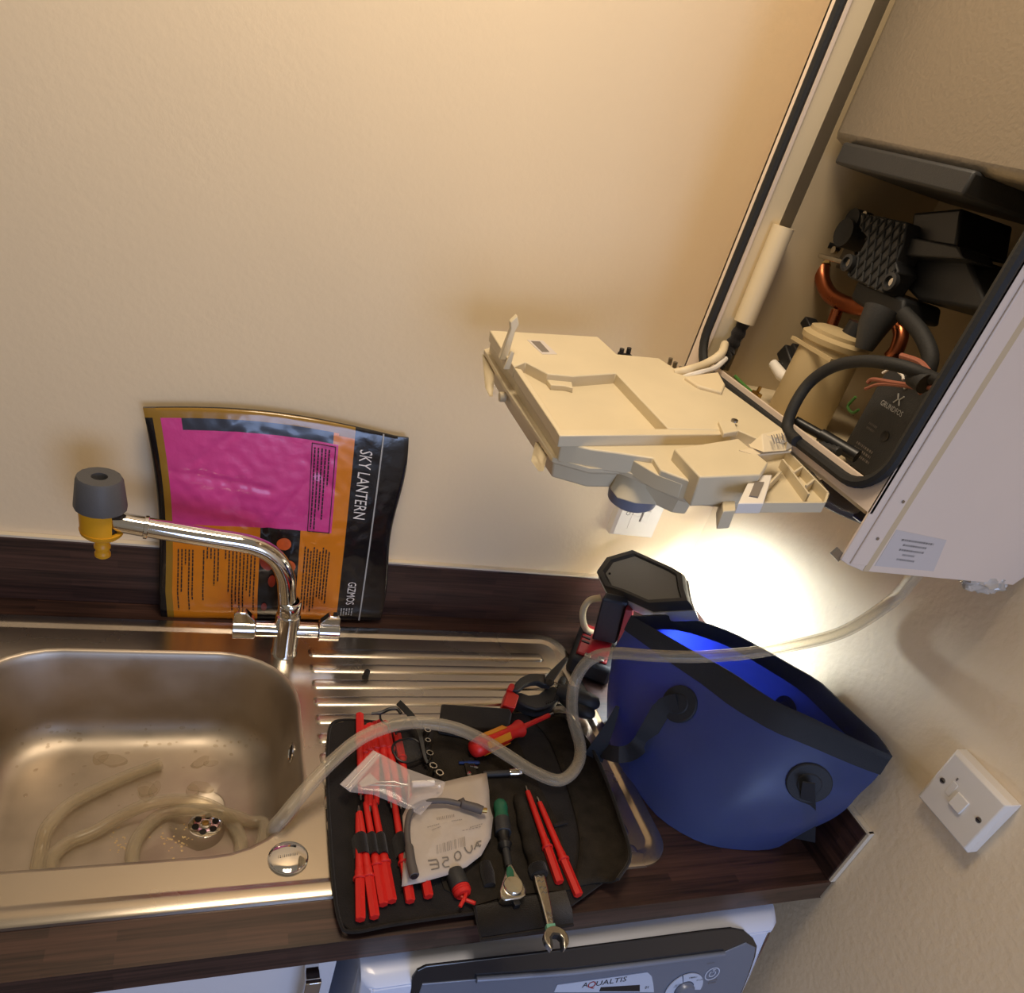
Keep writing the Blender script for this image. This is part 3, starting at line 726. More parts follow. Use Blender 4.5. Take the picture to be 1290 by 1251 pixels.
# foam lagging on the left and black loom below
b = V(-.245, -.197, .650); a = V(-.245, -.194, .765)
fm = obj('foam_sleeve', MB().cyl(a, b, .0135, n=20), IVORY, bo, label='cream foam pipe sleeve')
obj('black_loom', MB().tube(catmull([b+V(0, 0, .005), V(-.247, -.197, .630), V(-.251, -.198, .612), V(-.256, -.200, .60), V(-.262, -.205, .592)], 6), [.0085+.0012*math.sin(i*1.7) for i in range(25)], 12), BLACKFAB, bo)
obj('loom_knot', MB().ell(V(-.255, -.200, .604), (.010, .010, .013)), BLACKFAB, bo)
for i, pl in enumerate((((926, 474), (936, 484), (947, 494)), ((922, 478), (934, 490), (948, 497)))):
    obj('earth_wire', MB().tube(catmull([bp(u, v, -.25) for u, v in pl], 5), .0022, 8), GREENWIRE, bo)
mb = MB().box(bp(953, 497, -.25), (.006, .014, .006)).cyl(bp(953, 496, -.25), bp(958, 487, -.25), .0022, n=8); obj('earth_terminal', mb, BRASS, bo)
# connectors by the left wall
mb = MB().box(bp(990, 312, -.17), (.02, .024, .022), Matrix.Rotation(.3, 3, 'X')); mb.box(bp(1003, 316, -.165), (.015, .018, .012), Matrix.Rotation(.3, 3, 'X')); obj('cable_plug', mb, BLACKPL, bo, bevel=.002)
obj('plug_wire', MB().tube(catmull([bp(1000, 312, -.17), bp(1010, 325, -.165), bp(1012, 310, -.16), bp(1028, 300, -.15)], 6), .0022, 8), GREENWIRE, bo)
obj('plug_wire', MB().tube(catmull([bp(1005, 318, -.165), bp(1018, 330, -.16), bp(1030, 340, -.15)], 6), .004, 8), BLACKPL, bo)
mb = MB().box(bp(1000, 457, -.19), (.03, .040, .018), Matrix.Rotation(.5, 3, 'X')); mb.box(bp(985, 462, -.2), (.012, .012, .012)).box(bp(1008, 447, -.19), (.02, .03, .012), Matrix.Rotation(.3, 3, 'X'))
obj('sensor_plug', mb, BLACKPL, bo, bevel=.002)
mb = MB().tube([bp(974, 458, -.21), bp(985, 473, -.21), bp(994, 480, -.205), bp(1004, 488, -.2)], [.006, .0075, .006, .008], 10); obj('sensor_spout', mb, WHITEPL, bo)
obj('sensor_plug', MB().box(bp(1022, 412, -.16), (.02, .024, .012), Matrix.Rotation(.4, 3, 'X')), BLACKPL, bo, bevel=.002)
# spring clip and black bar on the tray
obj('tray_bar', MB().cyl(bp(1002, 530, -.262), bp(1034, 548, -.245), .0055, n=12), BLACKPL, bo)
obj('tray_bar', MB().cyl(bp(1034, 548, -.245), bp(1080, 575, -.225), .0075, n=12), BLACKPL, bo)
obj('corrugated_sleeve', MB().tube([bp(1033+3*i, 562+1.0*i, -.25) for i in range(9)], [.0062 if i % 2 else .0048 for i in range(9)], 10), BLACKSAT, bo)
# pipes under the boiler between box and casing
obj('drain_pipe', MB().tube(catmull([bp(1040, 604, -.24), bp(1048, 622, -.23), bp(1066, 634, -.215), bp(1088, 640, -.19)], 6), .0085, 12), LEAD, bo, label='grey rubber pipe below the casing')
obj('drain_pipe', MB().tube(catmull([V(-.2, -.36, ZO-.02), V(-.2, -.37, ZB+.02), V(-.16, -.40, ZB+.005), V(-.10, -.44, ZB+.002)], 6), .010, 14), LEAD, bo)
obj('pipe_clip', MB().lathe(bp(1086, 640, -.19), (.4, -.9, -.1), [(.009, 0), (.014, .0), (.014, .012), (.009, .012)], 18), BLACKPL, bo)
obj('pipe_union', MB().cyl(V(-.21, -.33, ZO-.02), V(-.21, -.33, ZB+.0), .017, n=18), ALU, bo)
obj('pipe_union', MB().cyl(V(-.17, -.27, ZO-.02), V(-.17, -.27, ZB-.01), .012, n=18), COPPER, bo)
obj('drain_cock', MB().lathe(V(-.122, -.455, ZO-.02), (0, 0, -1), [(.008, 0), (.008, .055), (.011, .057), (.011, .075), (.006, .077), (.006, .10)], 18), BRASS, bo)
# lagged stub at the wall
mb = MB(); mb.ell(V(-.035, -.543, ZB-.004), (.036, .013, .013), None, 40, 20)
for q in mb.v:
    q += Vector((noise.noise(q*140), noise.noise(q*150+Vector((5, 0, 0))), noise.noise(q*130+Vector((0, 9, 0)))))*.006
FOIL = mat('foil', rgb(206, 202, 194), .4, .35, bump=.8, bscale=90)
obj('foil_lagging', mb, FOIL, bo)

# ================================================================== CONTROL BOX hinged down from the boiler
th, ti = math.radians(9), math.radians(4)
EX = V(-math.cos(th), 0, -math.sin(th)); EY = V(0, math.cos(ti), math.sin(ti))
NB = EY.cross(EX).normalized(); EY = EX.cross(NB) if EX.cross(NB).y > 0 else NB.cross(EX)
if NB.z < 0: NB = -NB
OB = at(986, 539, x=-.287)
cb = thing('control_box', 'cream plastic boiler control box hanging open in mid-air before the back wall', 'control box', OB)
def bx(u, v, h=0.): return onp(u, v, OB+NB*h, NB)
def slab(pxs, htop, hbot, taper=None): return MB().prism([bx(u, v, htop) for u, v in pxs], NB*(hbot-htop), taper=taper)
# lower shell outline (flange level), measured on the plane 35 mm below the lid
HF = -.036
out_up = [(614, 428), (700, 437), (757, 430), (779, 450), (832, 454), (862, 474), (912, 488), (986, 545), (1043, 622), (1030, 634), (930, 634), (881, 628), (862, 624), (815, 606), (781, 589), (744, 588), (699, 575), (612, 443)]
low = [(612, 441), (640, 432), (760, 440), (860, 480), (912, 490), (986, 545), (1043, 621), (1036, 633), (940, 634), (882, 629), (858, 623), (815, 603), (781, 590), (744, 589), (698, 576), (640, 490)]
lowl = [(612, 441), (640, 432), (760, 440), (830, 480), (882, 560), (876, 625), (858, 623), (815, 603), (781, 590), (744, 589), (698, 576), (640, 490)]
obj('lower_shell', slab(lowl, HF-.001, HF-.027, .97), CREAMPL, cb, bevel=.002, smooth=30)
obj('lower_shell', slab(low, HF, HF-.009, .99), CREAMPL, cb, bevel=.002, smooth=30)
def sized(mb, k):
    c = sum(mb.v, Vector())/len(mb.v); mb.v = [c+(p-c)*k for p in mb.v]; return mb
fl = obj('flange', sized(slab(low, HF+.003, HF-.003), 1.012), CREAMPL, cb, bevel=.001, smooth=30)
# lid: base deck a little lower, plateau above
HD = -.013
deck = [(618, 424), (752, 429), (779, 452), (830, 456), (862, 476), (911, 487), (986, 543), (1000, 560), (962, 566), (948, 588), (900, 606), (880, 610), (832, 592), (823, 577), (783, 571), (745, 566), (707, 557), (701, 546), (650, 470)]
obj('lid_deck', slab(deck, HD, HF), CREAMPL, cb, bevel=.0015, smooth=30)
plat = [(617, 416), (753, 424), (777, 446), (830, 451), (862, 472), (911, 485), (986, 540), (962, 556), (930, 542), (842, 540), (776, 470), (722, 474), (690, 471), (662, 456), (648, 462), (640, 452)]
obj('lid_plateau', slab(plat, 0, HD-.001), CREAMPL, cb, bevel=.0012, smooth=30)
# raised rim strip along the tray's near edge, with screw pocket at its end
obj('tray_rim', slab([(648, 463), (657, 465), (707, 541), (842, 540), (922, 541), (922, 547), (705, 549), (700, 540)], -.001, HD-.001), CREAMPL, cb, bevel=.001)
obj('screw_pocket', slab([(905, 530), (925, 531), (930, 543), (912, 546)], .004, -.002), CREAMPL, cb, bevel=.001)
obj('pocket_screw', MB().lathe(bx(925, 531, .004), NB, [(.004, 0), (.0038, .002), (0, .0024)], 12, caps=False), DSTEEL, cb)
# small step and corner piece on the tray
obj('tray_tab', slab([(684, 471), (718, 471), (722, 489), (712, 486), (694, 485)], HD+.006, HD), CREAMPL, cb, bevel=.0008)
# rating sticker and lozenge
lb = obj('lid_sticker', slab([(664, 428), (684, 429), (702, 446), (683, 446)], .0004, 0), LABELM, cb)
obj('sticker_print', slab([(669, 429.5), (680, 430), (692, 443), (683, 443)], .0008, .0003), GREYINK, lb)
# front blocks
obj('front_block', slab([(849, 565), (930, 552), (968, 583), (958, 598), (882, 601)], .000, HF+.002), CREAMPL, cb, bevel=.0015)
obj('front_facet', slab([(783, 571), (849, 566), (881, 603), (860, 610), (828, 598)], HD-.006, HF), CREAMPL, cb, bevel=.001)
obj('side_wing', slab([(953, 585), (966, 580), (990, 566), (1041, 621), (1036, 632), (958, 632), (950, 612)], HD-.017, HF), CREAMPL, cb, bevel=.001)
def wall(px0, px1, h0, h1, th=.0022):
    a, b = bx(*px0, h0), bx(*px1, h0); d = (b-a).normalized(); q = NB.cross(d)*th
    return MB().prism([a, b, b+q, a+q], NB*(h1-h0))
for p0, p1 in (((990, 566), (1042, 620)), ((1042, 620), (1038, 632)), ((1038, 632), (958, 632)), ((1000, 596), (1012, 588)), ((1017, 612), (1027, 604)), ((985, 578), (1018, 622)), ((968, 612), (985, 594))):
    obj('wing_rib', wall(p0, p1, HD-.006, HD-.0175), CREAMPL, cb)
mb = slab([(947, 598), (973, 598), (962, 634), (930, 634)], HD+.004, HD-.008)
lc = obj('lid_catch', mb, WHITEPL, cb, bevel=.001); obj('catch_window', slab([(951, 607), (963, 607), (955, 626), (944, 624)], HD+.0055, HD+.003), GREYINK, lc)
obj('lid_catch', slab([(910, 624), (926, 623), (927, 643), (911, 644)], HF+.006, HF-.016), CREAMPL, cb, bevel=.001)
# clips along the left wall and the tall latch arm
for pts in (((612, 446), (624, 470), (622, 500), (616, 488)), ((680, 556), (692, 568), (685, 594), (675, 580))):
    a = [bx(u, v, HF-.006) for u, v in pts]; obj('side_clip', MB().prism(a, EX*.006), CREAMPL, cb, bevel=.001)
for pts in (((634, 492), (640, 490), (640, 508), (634, 506)),):
    obj('side_stud', MB().cyl(bx(637, 500, HF-.012), bx(637, 500, HF-.012)+EX*.008, .006, n=14), CREAMPL, cb, bevel=.001)
foot = bx(634, 452, -.005)
up = V(.0, 0, 1)
mb = MB().prism([foot+EX*.006+EY*-.004, foot-EX*.004+EY*-.004, foot-EX*.0045+EY*-.004+up*.034, foot-EX*.007+EY*-.004+up*.042, foot-EX*.002+EY*-.004+up*.052, foot+EX*.004+EY*-.004+up*.044, foot+EX*.0015+EY*-.004+up*.036], EY*.008)
obj('latch_arm', mb, CREAMPL, cb, bevel=.001)
obj('latch_arm', MB().prism([foot+EX*.008-EY*.03, foot-EY*.03, foot-EY*.03+up*.020, foot+EX*.004-EY*.03+up*.022], EY*.003), CREAMPL, cb, bevel=.0008)
mb = MB().loft([[bx(u, v, HF-.002) for u, v in ((781, 590), (790, 594), (800, 598), (815, 604), (858, 622), (882, 629), (890, 600), (790, 575))],
    [bx(u, v, HF-.026) for u, v in ((768, 616), (777, 628), (800, 635), (835, 637), (862, 637), (882, 636), (890, 610), (775, 600))]], True, True)
obj('shell_bay', mb, CREAMPL, cb, bevel=.0015, smooth=40)
# knob below, little terminals behind
kn = bx(814, 632, HF-.026)+EY*.030
obj('control_knob', MB().lathe(kn, -NB, [(.027, -.004), (.028, .006), (.027, .016), (.022, .020), (0, .0205)], 32, caps=False), mat('slate_knob', rgb(120, 124, 140), .4), cb, label='slate grey round knob under the box')
mb = MB()
for u, v in ((782, 447), (791, 446)): mb.cyl(bx(u, v, -.004), bx(u, v, -.004)+NB*.008, .003, n=10)
mb.box(bx(787, 448, -.004), (.018, .006, .005)); obj('terminal', mb, BLACKPL, cb)
mb = MB()
for u, v in ((843, 459), (849, 464), (856, 470), (860, 474)): mb.cyl(bx(u, v, -.006), bx(u, v, -.006)+NB*.008, .0028, n=10)
obj('terminal', mb, DSTEEL, cb)
obj('cable_guard', slab([(862, 474), (905, 468), (914, 484), (910, 494), (880, 486)], .004, -.012), IVORY, cb, bevel=.002)
obj('cable', MB().tube(catmull([bx(850, 470, -.002), bx(868, 466, .004), at(890, 458, x=-.30), at(908, 446, x=-.28), at(913, 434, x=-.26)], 6), .0055, 10), IVORY, cb, label='cream cable running into the boiler')
obj('cable', MB().tube(catmull([bx(858, 476, -.004), bx(880, 470, .004), at(900, 464, x=-.295), at(914, 452, x=-.27)], 6), .0035, 8), WHITEPL, cb)
# torn label tag on the hinge
tg = thing('parts_tag', 'crumpled cream parts tag with barcode on the control box hinge', 'tag', bx(965, 560, .002))
mb = MB().loft([[bx(944, 560, .002), bx(960, 546, .014), bx(985, 540, .016), bx(992, 556, .012)], [bx(944, 563, .001), bx(962, 570, .004), bx(990, 568, .004), bx(999, 563, .003)]], True, True, closed=True)
obj('tag_sheet', mb, IVORY, tg, smooth=0, bevel=.0008)
mb = MB()
for i in range(6):
    w = .0016 if i % 2 else .0028
    a, b = bx(971+i*3.2, 548-.6*i, .0165), bx(975+i*3.2, 559-.4*i, .0125); d = (bx(974+i*3.2, 548, .0165)-bx(971+i*3.2, 548, .0165)).normalized()*w*.6
    mb.add([a, a+d, b+d, b], [(0, 1, 2, 3)])
obj('tag_barcode', mb, GREYINK, tg, smooth=0)
mb = MB()
mb.prism([bx(931, 567, .001), bx(950, 565, .001), bx(988, 566, .003), bx(997, 562, .003), bx(997, 568, .001), bx(950, 573, 0)], NB*-.002); obj('tag_strip', mb, IVORY, tg)

# ================================================================== CLEAR HOSE
hz = [((1158, 716), .49), ((1148, 730), .455), ((1120, 760), .39), ((1060, 797), .315), ((990, 815), .265), ((940, 823), .240), ((880, 827.5), .218), ((820, 826), .200), ((772, 823), .178), ((742, 832), .150), ((724, 860), .110), ((721, 900), .070), ((731, 942), .040), ((725, 968), .032), ((704, 983), .030), ((672, 972), .032), ((640, 952), .038), ((600, 928), .048), ((560, 914), .055), ((510, 911), .058), ((460, 927), .054), ((420, 958), .044), ((385, 995), .028), ((357, 1029), .016), ((345, 1046), -.004)]
P = [at(u, v, z=z) for (u, v), z in hz]
fz = BZ+.012
P += [V(-.775, -.455, -.06), V(-.790, -.455, -.115), V(-.803, -.44, -.140)]
coil = [((334, 1044), .001), ((314, 1035), 0), ((285, 1025), .018), ((258, 1021), .018), ((232, 1021), .004), ((206, 1025), 0), ((184, 1042), 0), ((169, 1066), 0), ((170, 1095), 0), ((200, 1118), 0), ((250, 1122), 0), ((292, 1100), 0), ((304, 1066), 0), ((297, 1044), 0), ((280, 1024), .002), ((253, 1011), .004), ((218, 1008), .014), ((184, 1014), .018), ((153, 1028), .006), ((118, 1048), 0), ((85, 1062), 0), ((66, 1080), .004), ((62, 1102), 0), ((48, 1100), 0), ((52, 1070), .006), ((60, 1042), .016), ((88, 1013), .006), ((130, 991), .002), ((165, 976), 0), ((203, 962), 0)]
P += [at(u, v, z=fz+dz) for (u, v), dz in coil]
hs = thing('drain_hose', 'clear plastic hose looping from the boiler over the tools into the sink bowl', 'hose', P[22])
path = catmull(P, 7)
obj('tube_wall', MB().tube(path, .0092, 14, False), CLEAR, hs, smooth=80)
obj('tube_bore', MB().tube(path, .0064, 10, False), CLEAR, hs, smooth=80)

# ================================================================== BLUE TOOL BAG
bg = thing('tool_bag', 'open blue tarpaulin tool bag with black rim leaning by the right wall', 'bag', (-.13, -.4, .001))
zr = lambda s: .192+.050*s
fr_px = [(796, 776), (833, 797), (877, 822), (915, 843), (952, 868), (983, 887), (1020, 903), (1077, 931), (1123, 952)]
bk_px = [(796, 776), (855, 776), (915, 794), (955, 814), (1011, 846), (1039, 862), (1077, 896), (1105, 924), (1123, 952)]
N_ = 22
def rimline(pxs):
    n = len(pxs); return resample(catmull([at(u, v, z=zr(i/(n-1))) for i, (u, v) in enumerate(pxs)], 4), N_)
RF, RB = rimline(fr_px), rimline(bk_px)
RB = [Vector((min(p.x, -.010), p.y, p.z)) for p in RB]
BF = resample(catmull([V(-.232, -.27, .001), V(-.252, -.33, .001), V(-.254, -.40, .001), V(-.236, -.465, .001), V(-.186, -.519, .001), V(-.122, -.540, .001), V(-.062, -.545, .003), V(-.032, -.535, .004)], 5), N_)
BB = resample(catmull([V(-.232, -.27, .001), V(-.15, -.225, .001), V(-.07, -.225, .001), V(-.028, -.28, .001), V(-.02, -.40, .001), V(-.032, -.535, .004)], 5), N_)
rim = RF+RB[-2:0:-1]; base = BF+BB[-2:0:-1]
NL = 14
def level(t):   # t=0 base .. 1 rim
    out = []; n = len(rim)
    for i in range(n):
        p = base[i].lerp(rim[i], t); c = V(-.13, -.39, p.z)
        d = Vector((p.x-c.x, p.y-c.y, 0)).normalized()
        b = .016*math.sin(math.pi*t)*(1.0 if i < N_ else .3)
        w = noise.noise(Vector((i*.35, t*4, 1)))*.007*math.sin(math.pi*min(1, t*1.0))-.007*math.exp(-((i-9-6*(t-.15))/1.6)**2)*max(0, 1-t*2.2)
        p = p+d*(b+w)
        p.x = min(p.x, -.008)
        out.append(p)
    return out
tb = .86
mb = MB(); lv = [level(tb*j/NL) for j in range(NL+1)]
inset = lambda L, k: [Vector((-.13+(p.x+.13)*k, -.39+(p.y+.39)*k, p.z)) for p in L]
mb.loft([inset(lv[0], .5), lv[0]]+lv[1:], True, False)
body = obj('bag_body', mb, BLUEPVC, bg, smooth=70)
mb = MB(); lv2 = [level(tb-.01+(1.0-tb+.01)*j/4) for j in range(5)]
def grow(L, d): 
    return [p+Vector((p.x+.13, p.y+.39, 0)).normalized()*d for p in L]
outl = [grow(l, .0016) for l in lv2]; inl = [grow(l, -.0016) for l in lv2]
mb.loft(outl+inl[::-1]+[outl[0]]); mb.v = [Vector((min(p.x, -.006), p.y, p.z)) for p in mb.v]
obj('rim_band', mb, RIMPVC, bg, smooth=60, label='black webbing band round the mouth')
def patch(u, v, r, name='handle_patch'):
    p, n = hit(body, u, v)
    if p is None: return None, None
    mb = MB(); mb.lathe(p-n*.002, n, [(r, 0), (r, .004), (r*.95, .0055), (r*.55, .006), (r*.5, .0075), (0, .008)], 28, caps=False)
    return obj(name, mb, RIMPVC, bg, smooth=40, label='round black handle patch'), (p, n)
pa, (p1, n1) = patch(856, 887, .0285)
pb, (p2, n2) = patch(1019, 986, .031)
pc_, q3 = patch(990, 895, .024)
cu, nu_ = p1+n1*.008, n1
def sp(u, v, off): 
    p, n = hit(body, u, v); return (p+n*off) if p is not None else None
s1 = [p1+n1*.007, sp(838, 893, .006), sp(822, 918, .006), sp(806, 942, .006), at(782, 951, y=-.41), at(755, 946, y=-.37), at(747, 957, y=-.36)]
s1 = [q for q in s1 if q is not None]
def vrib(pts, n, w, th=.002):
    q = resample(catmull(pts, 5), n); out = []
    for i, p in enumerate(q):
        t = (q[min(i+1, n-1)]-q[max(i-1, 0)]).normalized(); d = t.cross((CAM-p).normalized()); out.append((p, d))
    return MB().ribbon(out, w, th)
obj('handle_strap', vrib(s1, 24, [.030-.0004*i for i in range(24)]), RIMPVC, bg, smooth=60)
s2 = [at(778, 890, y=-.37), at(768, 915, y=-.372), at(756, 938, y=-.374), at(748, 955, y=-.374)]
obj('handle_strap', vrib(s2, 12, [.006+.0022*i for i in range(12)]), RIMPVC, bg, smooth=60)
yq = p2.y-.012
s3 = [at(1019, 986, y=yq), at(1018, 1000, y=yq), at(1017, 1020, y=yq), at(1015, 1040, y=yq), at(1013, 1058, y=yq)]
obj('handle_strap', vrib(s3, 16, [.016+.0010*i for i in range(16)]), RIMPVC, bg, smooth=60)

# ================================================================== WORK LIGHT
HN = V(-.66, .10, .74).normalized(); HC = V(-.190, -.118, .205)
wl = thing('work_light', 'black and red cordless flood light with hexagonal head, lit, behind the blue bag', 'work light', (-.2, -.12, .001))
hx_ = lambda u, v, h=0.: onp(u, v, HC+HN*h, HN)
head = [(750, 718), (762, 701), (796, 691), (848, 714), (861, 722), (864, 742), (869, 758), (818, 761), (782, 745), (760, 738)]
mb = MB(); c_ = sum((hx_(*q) for q in head), Vector())/len(head)
L0 = [hx_(*q) for q in head]; sc = lambda L, k, d: [c_+(p-c_)*k+HN*d for p in L]
mb.loft([sc(L0, .97, -.034), sc(L0, 1, -.028), sc(L0, 1, -.006), sc(L0, .95, 0), sc(L0, .84, 0), sc(L0, .80, -.006)], True, True)
hd = obj('lamp_head', mb, BLACKSAT, wl, smooth=35)
obj('head_recess', MB().prism(sc(L0, .79, -.0045), HN*-.003), DARKGREY, hd)
lr = MB().loft([sc(L0, .93, -.042), sc(L0, .99, -.019), sc(L0, 1.03, -.019), sc(L0, 1.03, -.040), sc(L0, 1.0, -.044), sc(L0, .93, -.042)]); obj('lens_bezel', lr, SILVER, hd, smooth=30)
obj('lamp_lens', MB().prism(sc(L0, .90, -.0345), HN*-.001), LENS, hd, smooth=0)
for k in (.15, .35): obj('rivet', MB().cyl(c_+(L0[0]-c_)*.7+HN*-.004, c_+(L0[0]-c_)*.7+HN*-.002, .002, n=8), BLACKPL, hd)
lamp = bpy.data.lights.new('flood_led', 'AREA'); lamp.energy = 3.0; lamp.color = (.80, .91, 1); lamp.shape = 'DISK'; lamp.size = .05; lamp.spread = math.radians(165)
lo = bpy.data.objects.new('flood_led', lamp); COL.objects.link(lo); lo.location = c_-HN*.048; lo.rotation_euler = (V(.0, -.205, .085)-lo.location).to_track_quat('-Z', 'Y').to_euler()
# base box (battery housing)
bz = Matrix.Rotation(math.radians(-32), 3, 'Z'); bc = V(-.203, -.118, 0)
def blk(c, d, m, name, par, bev=.004, lab=None): return obj(name, MB().box(bc+bz @ Vector(c), d, bz), m, par, bevel=bev, smooth=30, label=lab)
bs = blk((0, 0, .0205), (.082, .118, .039), BLACKSAT, 'base_housing', wl, .008)
blk((-.004, .0, .0425), (.058, .100, .006), REDDK, 'base_panel', bs, .003)
for k in range(4): blk((-.026+.001*k, .030-.014*k, .046), (.016, .005, .003), BLACKPL, 'vent_slot', bs, .0008)
blk((.012, -.046, .047), (.012, .012, .004), SATIN, 'base_screw', bs, .002); blk((-.012, -.050, .047), (.012, .010, .004), SATIN, 'base_screw', bs, .002)
# neck
nb = [hx_(*q, -.03) for q in ((757, 742), (796, 752), (792, 765), (757, 762))]
foot_ = [bc+bz @ Vector(q) for q in ((-.026, .02, .046), (.026, .02, .046), (.026, -.022, .046), (-.026, -.022, .046))]
a0, a1 = at(752, 812, z=.048), at(778, 815, z=.048)
mb = MB().loft([[at(758, 755, z=.17), at(790, 762, z=.165), at(795, 752, z=.175), at(764, 745, z=.18)], [at(745, 806, z=.055), at(775, 812, z=.05), at(782, 800, z=.05), at(750, 795, z=.055)]], True, True)
nk = obj('neck', mb, BLACKSAT, wl, bevel=.004, smooth=30)
mb = MB().loft([[at(788, 768, z=.160), at(797, 770, z=.155), at(799, 764, z=.155), at(790, 762, z=.160)], [at(776, 814, z=.049), at(790, 818, z=.047), at(793, 812, z=.047), at(778, 808, z=.049)]], True, True)
obj('neck_stripe', mb, REDDK, nk, bevel=.001)
obj('hanging_hook', MB().tube(catmull([at(752, 800, y=-.085), at(738, 792, y=-.085), at(734, 772, y=-.085), at(742, 757, y=-.085), at(757, 753, y=-.09)], 6), .0062, 12), IVORY, wl, label='pale hanging hook behind the neck')

# ================================================================== TOOL ROLL
tr_ = thing('tool_roll', 'open black fabric tool roll spread over the drainer and worktop edge', 'tool roll', (-.5, -.43, .006))
ZR = .0062
sheet = [(418, 912), (440, 907), (480, 910), (556, 905), (640, 898), (712, 900), (732, 925), (752, 960), (770, 1010), (785, 1060), (770, 1105), (722, 1140), (660, 1146), (600, 1150), (500, 1164), (443, 1174), (428, 1160), (420, 1110), (413, 1000), (413, 940)]
base_top = [at(u, v, z=ZR+.004) for u, v in sheet]
obj('base_sheet', MB().prism(base_top, (0, 0, -.0035)), BLACKFAB, tr_, smooth=0, bevel=.0015)
obj('sheet_binding', MB().tube(catmull([at(u, v, z=ZR+.0035) for u, v in sheet[12:]+sheet[:3]], 4), .0022, 8, True), BLACKFAB, tr_, label='bound edge of the roll')
obj('tool_panel', MB().prism([at(u, v, z=ZR+.0062) for u, v in ((548, 918), (640, 905), (664, 960), (700, 1030), (725, 1120), (640, 1128), (600, 1140), (560, 1120), (528, 1030))], (0, 0, -.0021)), BLACKFELT, tr_, smooth=0)
# standing pocket on the right: a curled-up flap
fl_px = [(668, 905), (690, 930), (705, 965), (720, 1010), (730, 1060), (722, 1118)]
mid_px = [(700, 902), (728, 935), (745, 975), (758, 1015), (768, 1060), (752, 1112)]
top_px = [(712, 902), (741, 935), (762, 978), (781, 1030), (794, 1078), (778, 1108)]
A = resample(catmull([at(u, v, z=ZR+.0055) for u, v in fl_px], 5), 26); Bm = resample(catmull([at(u, v, z=ZR+.007) for u, v in mid_px], 5), 26)
Ct = resample(catmull([at(u, v, z=.038) for u, v in top_px], 5), 26)
mb = MB(); lo_ = []
for i in range(26):
    pr = resample(catmull([A[i], Bm[i], Bm[i].lerp(Ct[i], .5)+V(.006, 0, -.004), Ct[i]], 4), 10); lo_.append(pr)
mb.loft(lo_, closed=False); obj('curled_flap', mb, BLACKFELT, tr_, smooth=70, solid=.003)
obj('flap_binding', MB().tube(Ct, .0024, 8), BLACKFAB, tr_)
obj('flap_tab', MB().box(at(706, 1038, z=ZR+.009), (.022, .004, .003), Matrix.Rotation(.2, 3, 'Z')), BLACKFAB, tr_)
# loose end flap over the worktop edge
mb = MB().loft([[at(598, 1142, z=ZR+.0065), at(712, 1122, z=ZR+.0065)], [at(603, 1165, z=ZR+.007), at(720, 1146, z=ZR+.007)], [at(606, 1181, z=ZR+.005), at(722, 1163, z=ZR+.005)]], closed=False)
obj('end_flap', mb, BLACKFAB, tr_, solid=.003)
obj('end_binding', MB().tube([at(598, 1142, z=ZR+.0075), at(606, 1184, z=ZR+.004), at(665, 1175, z=ZR+.004), at(722, 1165, z=ZR+.004)], .0022, 8), BLACKFAB, tr_)
# black pouch flap standing at the back
mb = MB().prism([at(u, v, z=.040) for u, v in ((556, 886), (642, 892), (645, 898), (640, 919), (600, 918), (553, 909))], (.004, .0, -.026)); obj('back_flap', mb, BLACKFAB, tr_, bevel=.003, smooth=30)
obj('strap_loop', MB().ribbon([(at(u, v, z=ZR+.010), V(1, .1, 0)) for u, v in ((590, 955), (600, 1000), (606, 1040))], .016, .0015), BLACKFELT, tr_)

# elastic bands over the blades
def band(u0, u1, v0, v1, z=.0175, name='elastic_loop'):
    a, b = at(u0, (v0+v1)/2, z=z), at(u1, (v0+v1)/2, z=z); w = (at(u0, v0, z=z)-at(u0, v1, z=z)).length
    e = (b-a); L = []
    for k in range(9):
        t = k/8; hgt = math.sin(math.pi*t)**.5*.0165+ZR+.004
        q = a.lerp(b, t); L.append((Vector((q.x, q.y, hgt)), V(0, 1, 0)))
    obj(name, MB().ribbon(L, w, .0016), BLACKFAB, tr_, smooth=60)
for u0, u1 in ((446, 465), (462, 476), (473, 488), (498, 513)): band(u0, u1, 1053, 1078)

# ---- insulated interchangeable blades
BL_L = .158
def blade_parts(root, L=BL_L, hl=.052):
    hexr = .0062
    loops = [[V(x, r*math.cos(a), r*math.sin(a)) for a in [math.pi/6+2*math.pi*k/6 for k in range(6)]] for x, r in ((0, hexr*.86), (.0012, hexr), (hl-.002, hexr), (hl, hexr*1.0))]
    obj('hex_grip', MB().loft(loops, True, True), REDPL, root, local=True, smooth=25)
    obj('collar', MB().lathe(V(hl-.001, 0, 0), (1, 0, 0), [(.0062, 0), (.0078, .0006), (.0078, .003), (.0058, .004), (.0058, .012), (.005, .015)], 14, caps=False), REDPL, root, local=True)
    obj('insulated_shaft', MB().lathe(V(hl+.010, 0, 0), (1, 0, 0), [(.0050, 0), (.0042, L-hl-.034), (.0036, L-hl-.0205), (.0016, L-hl-.020)], 12), REDPL, root, local=True)
    obj('steel_tip', MB().lathe(V(L-.012, 0, 0), (1, 0, 0), [(.0017, 0), (.0017, .009), (.0008, .012)], 8), DSTEEL, root, local=True)
proto = None
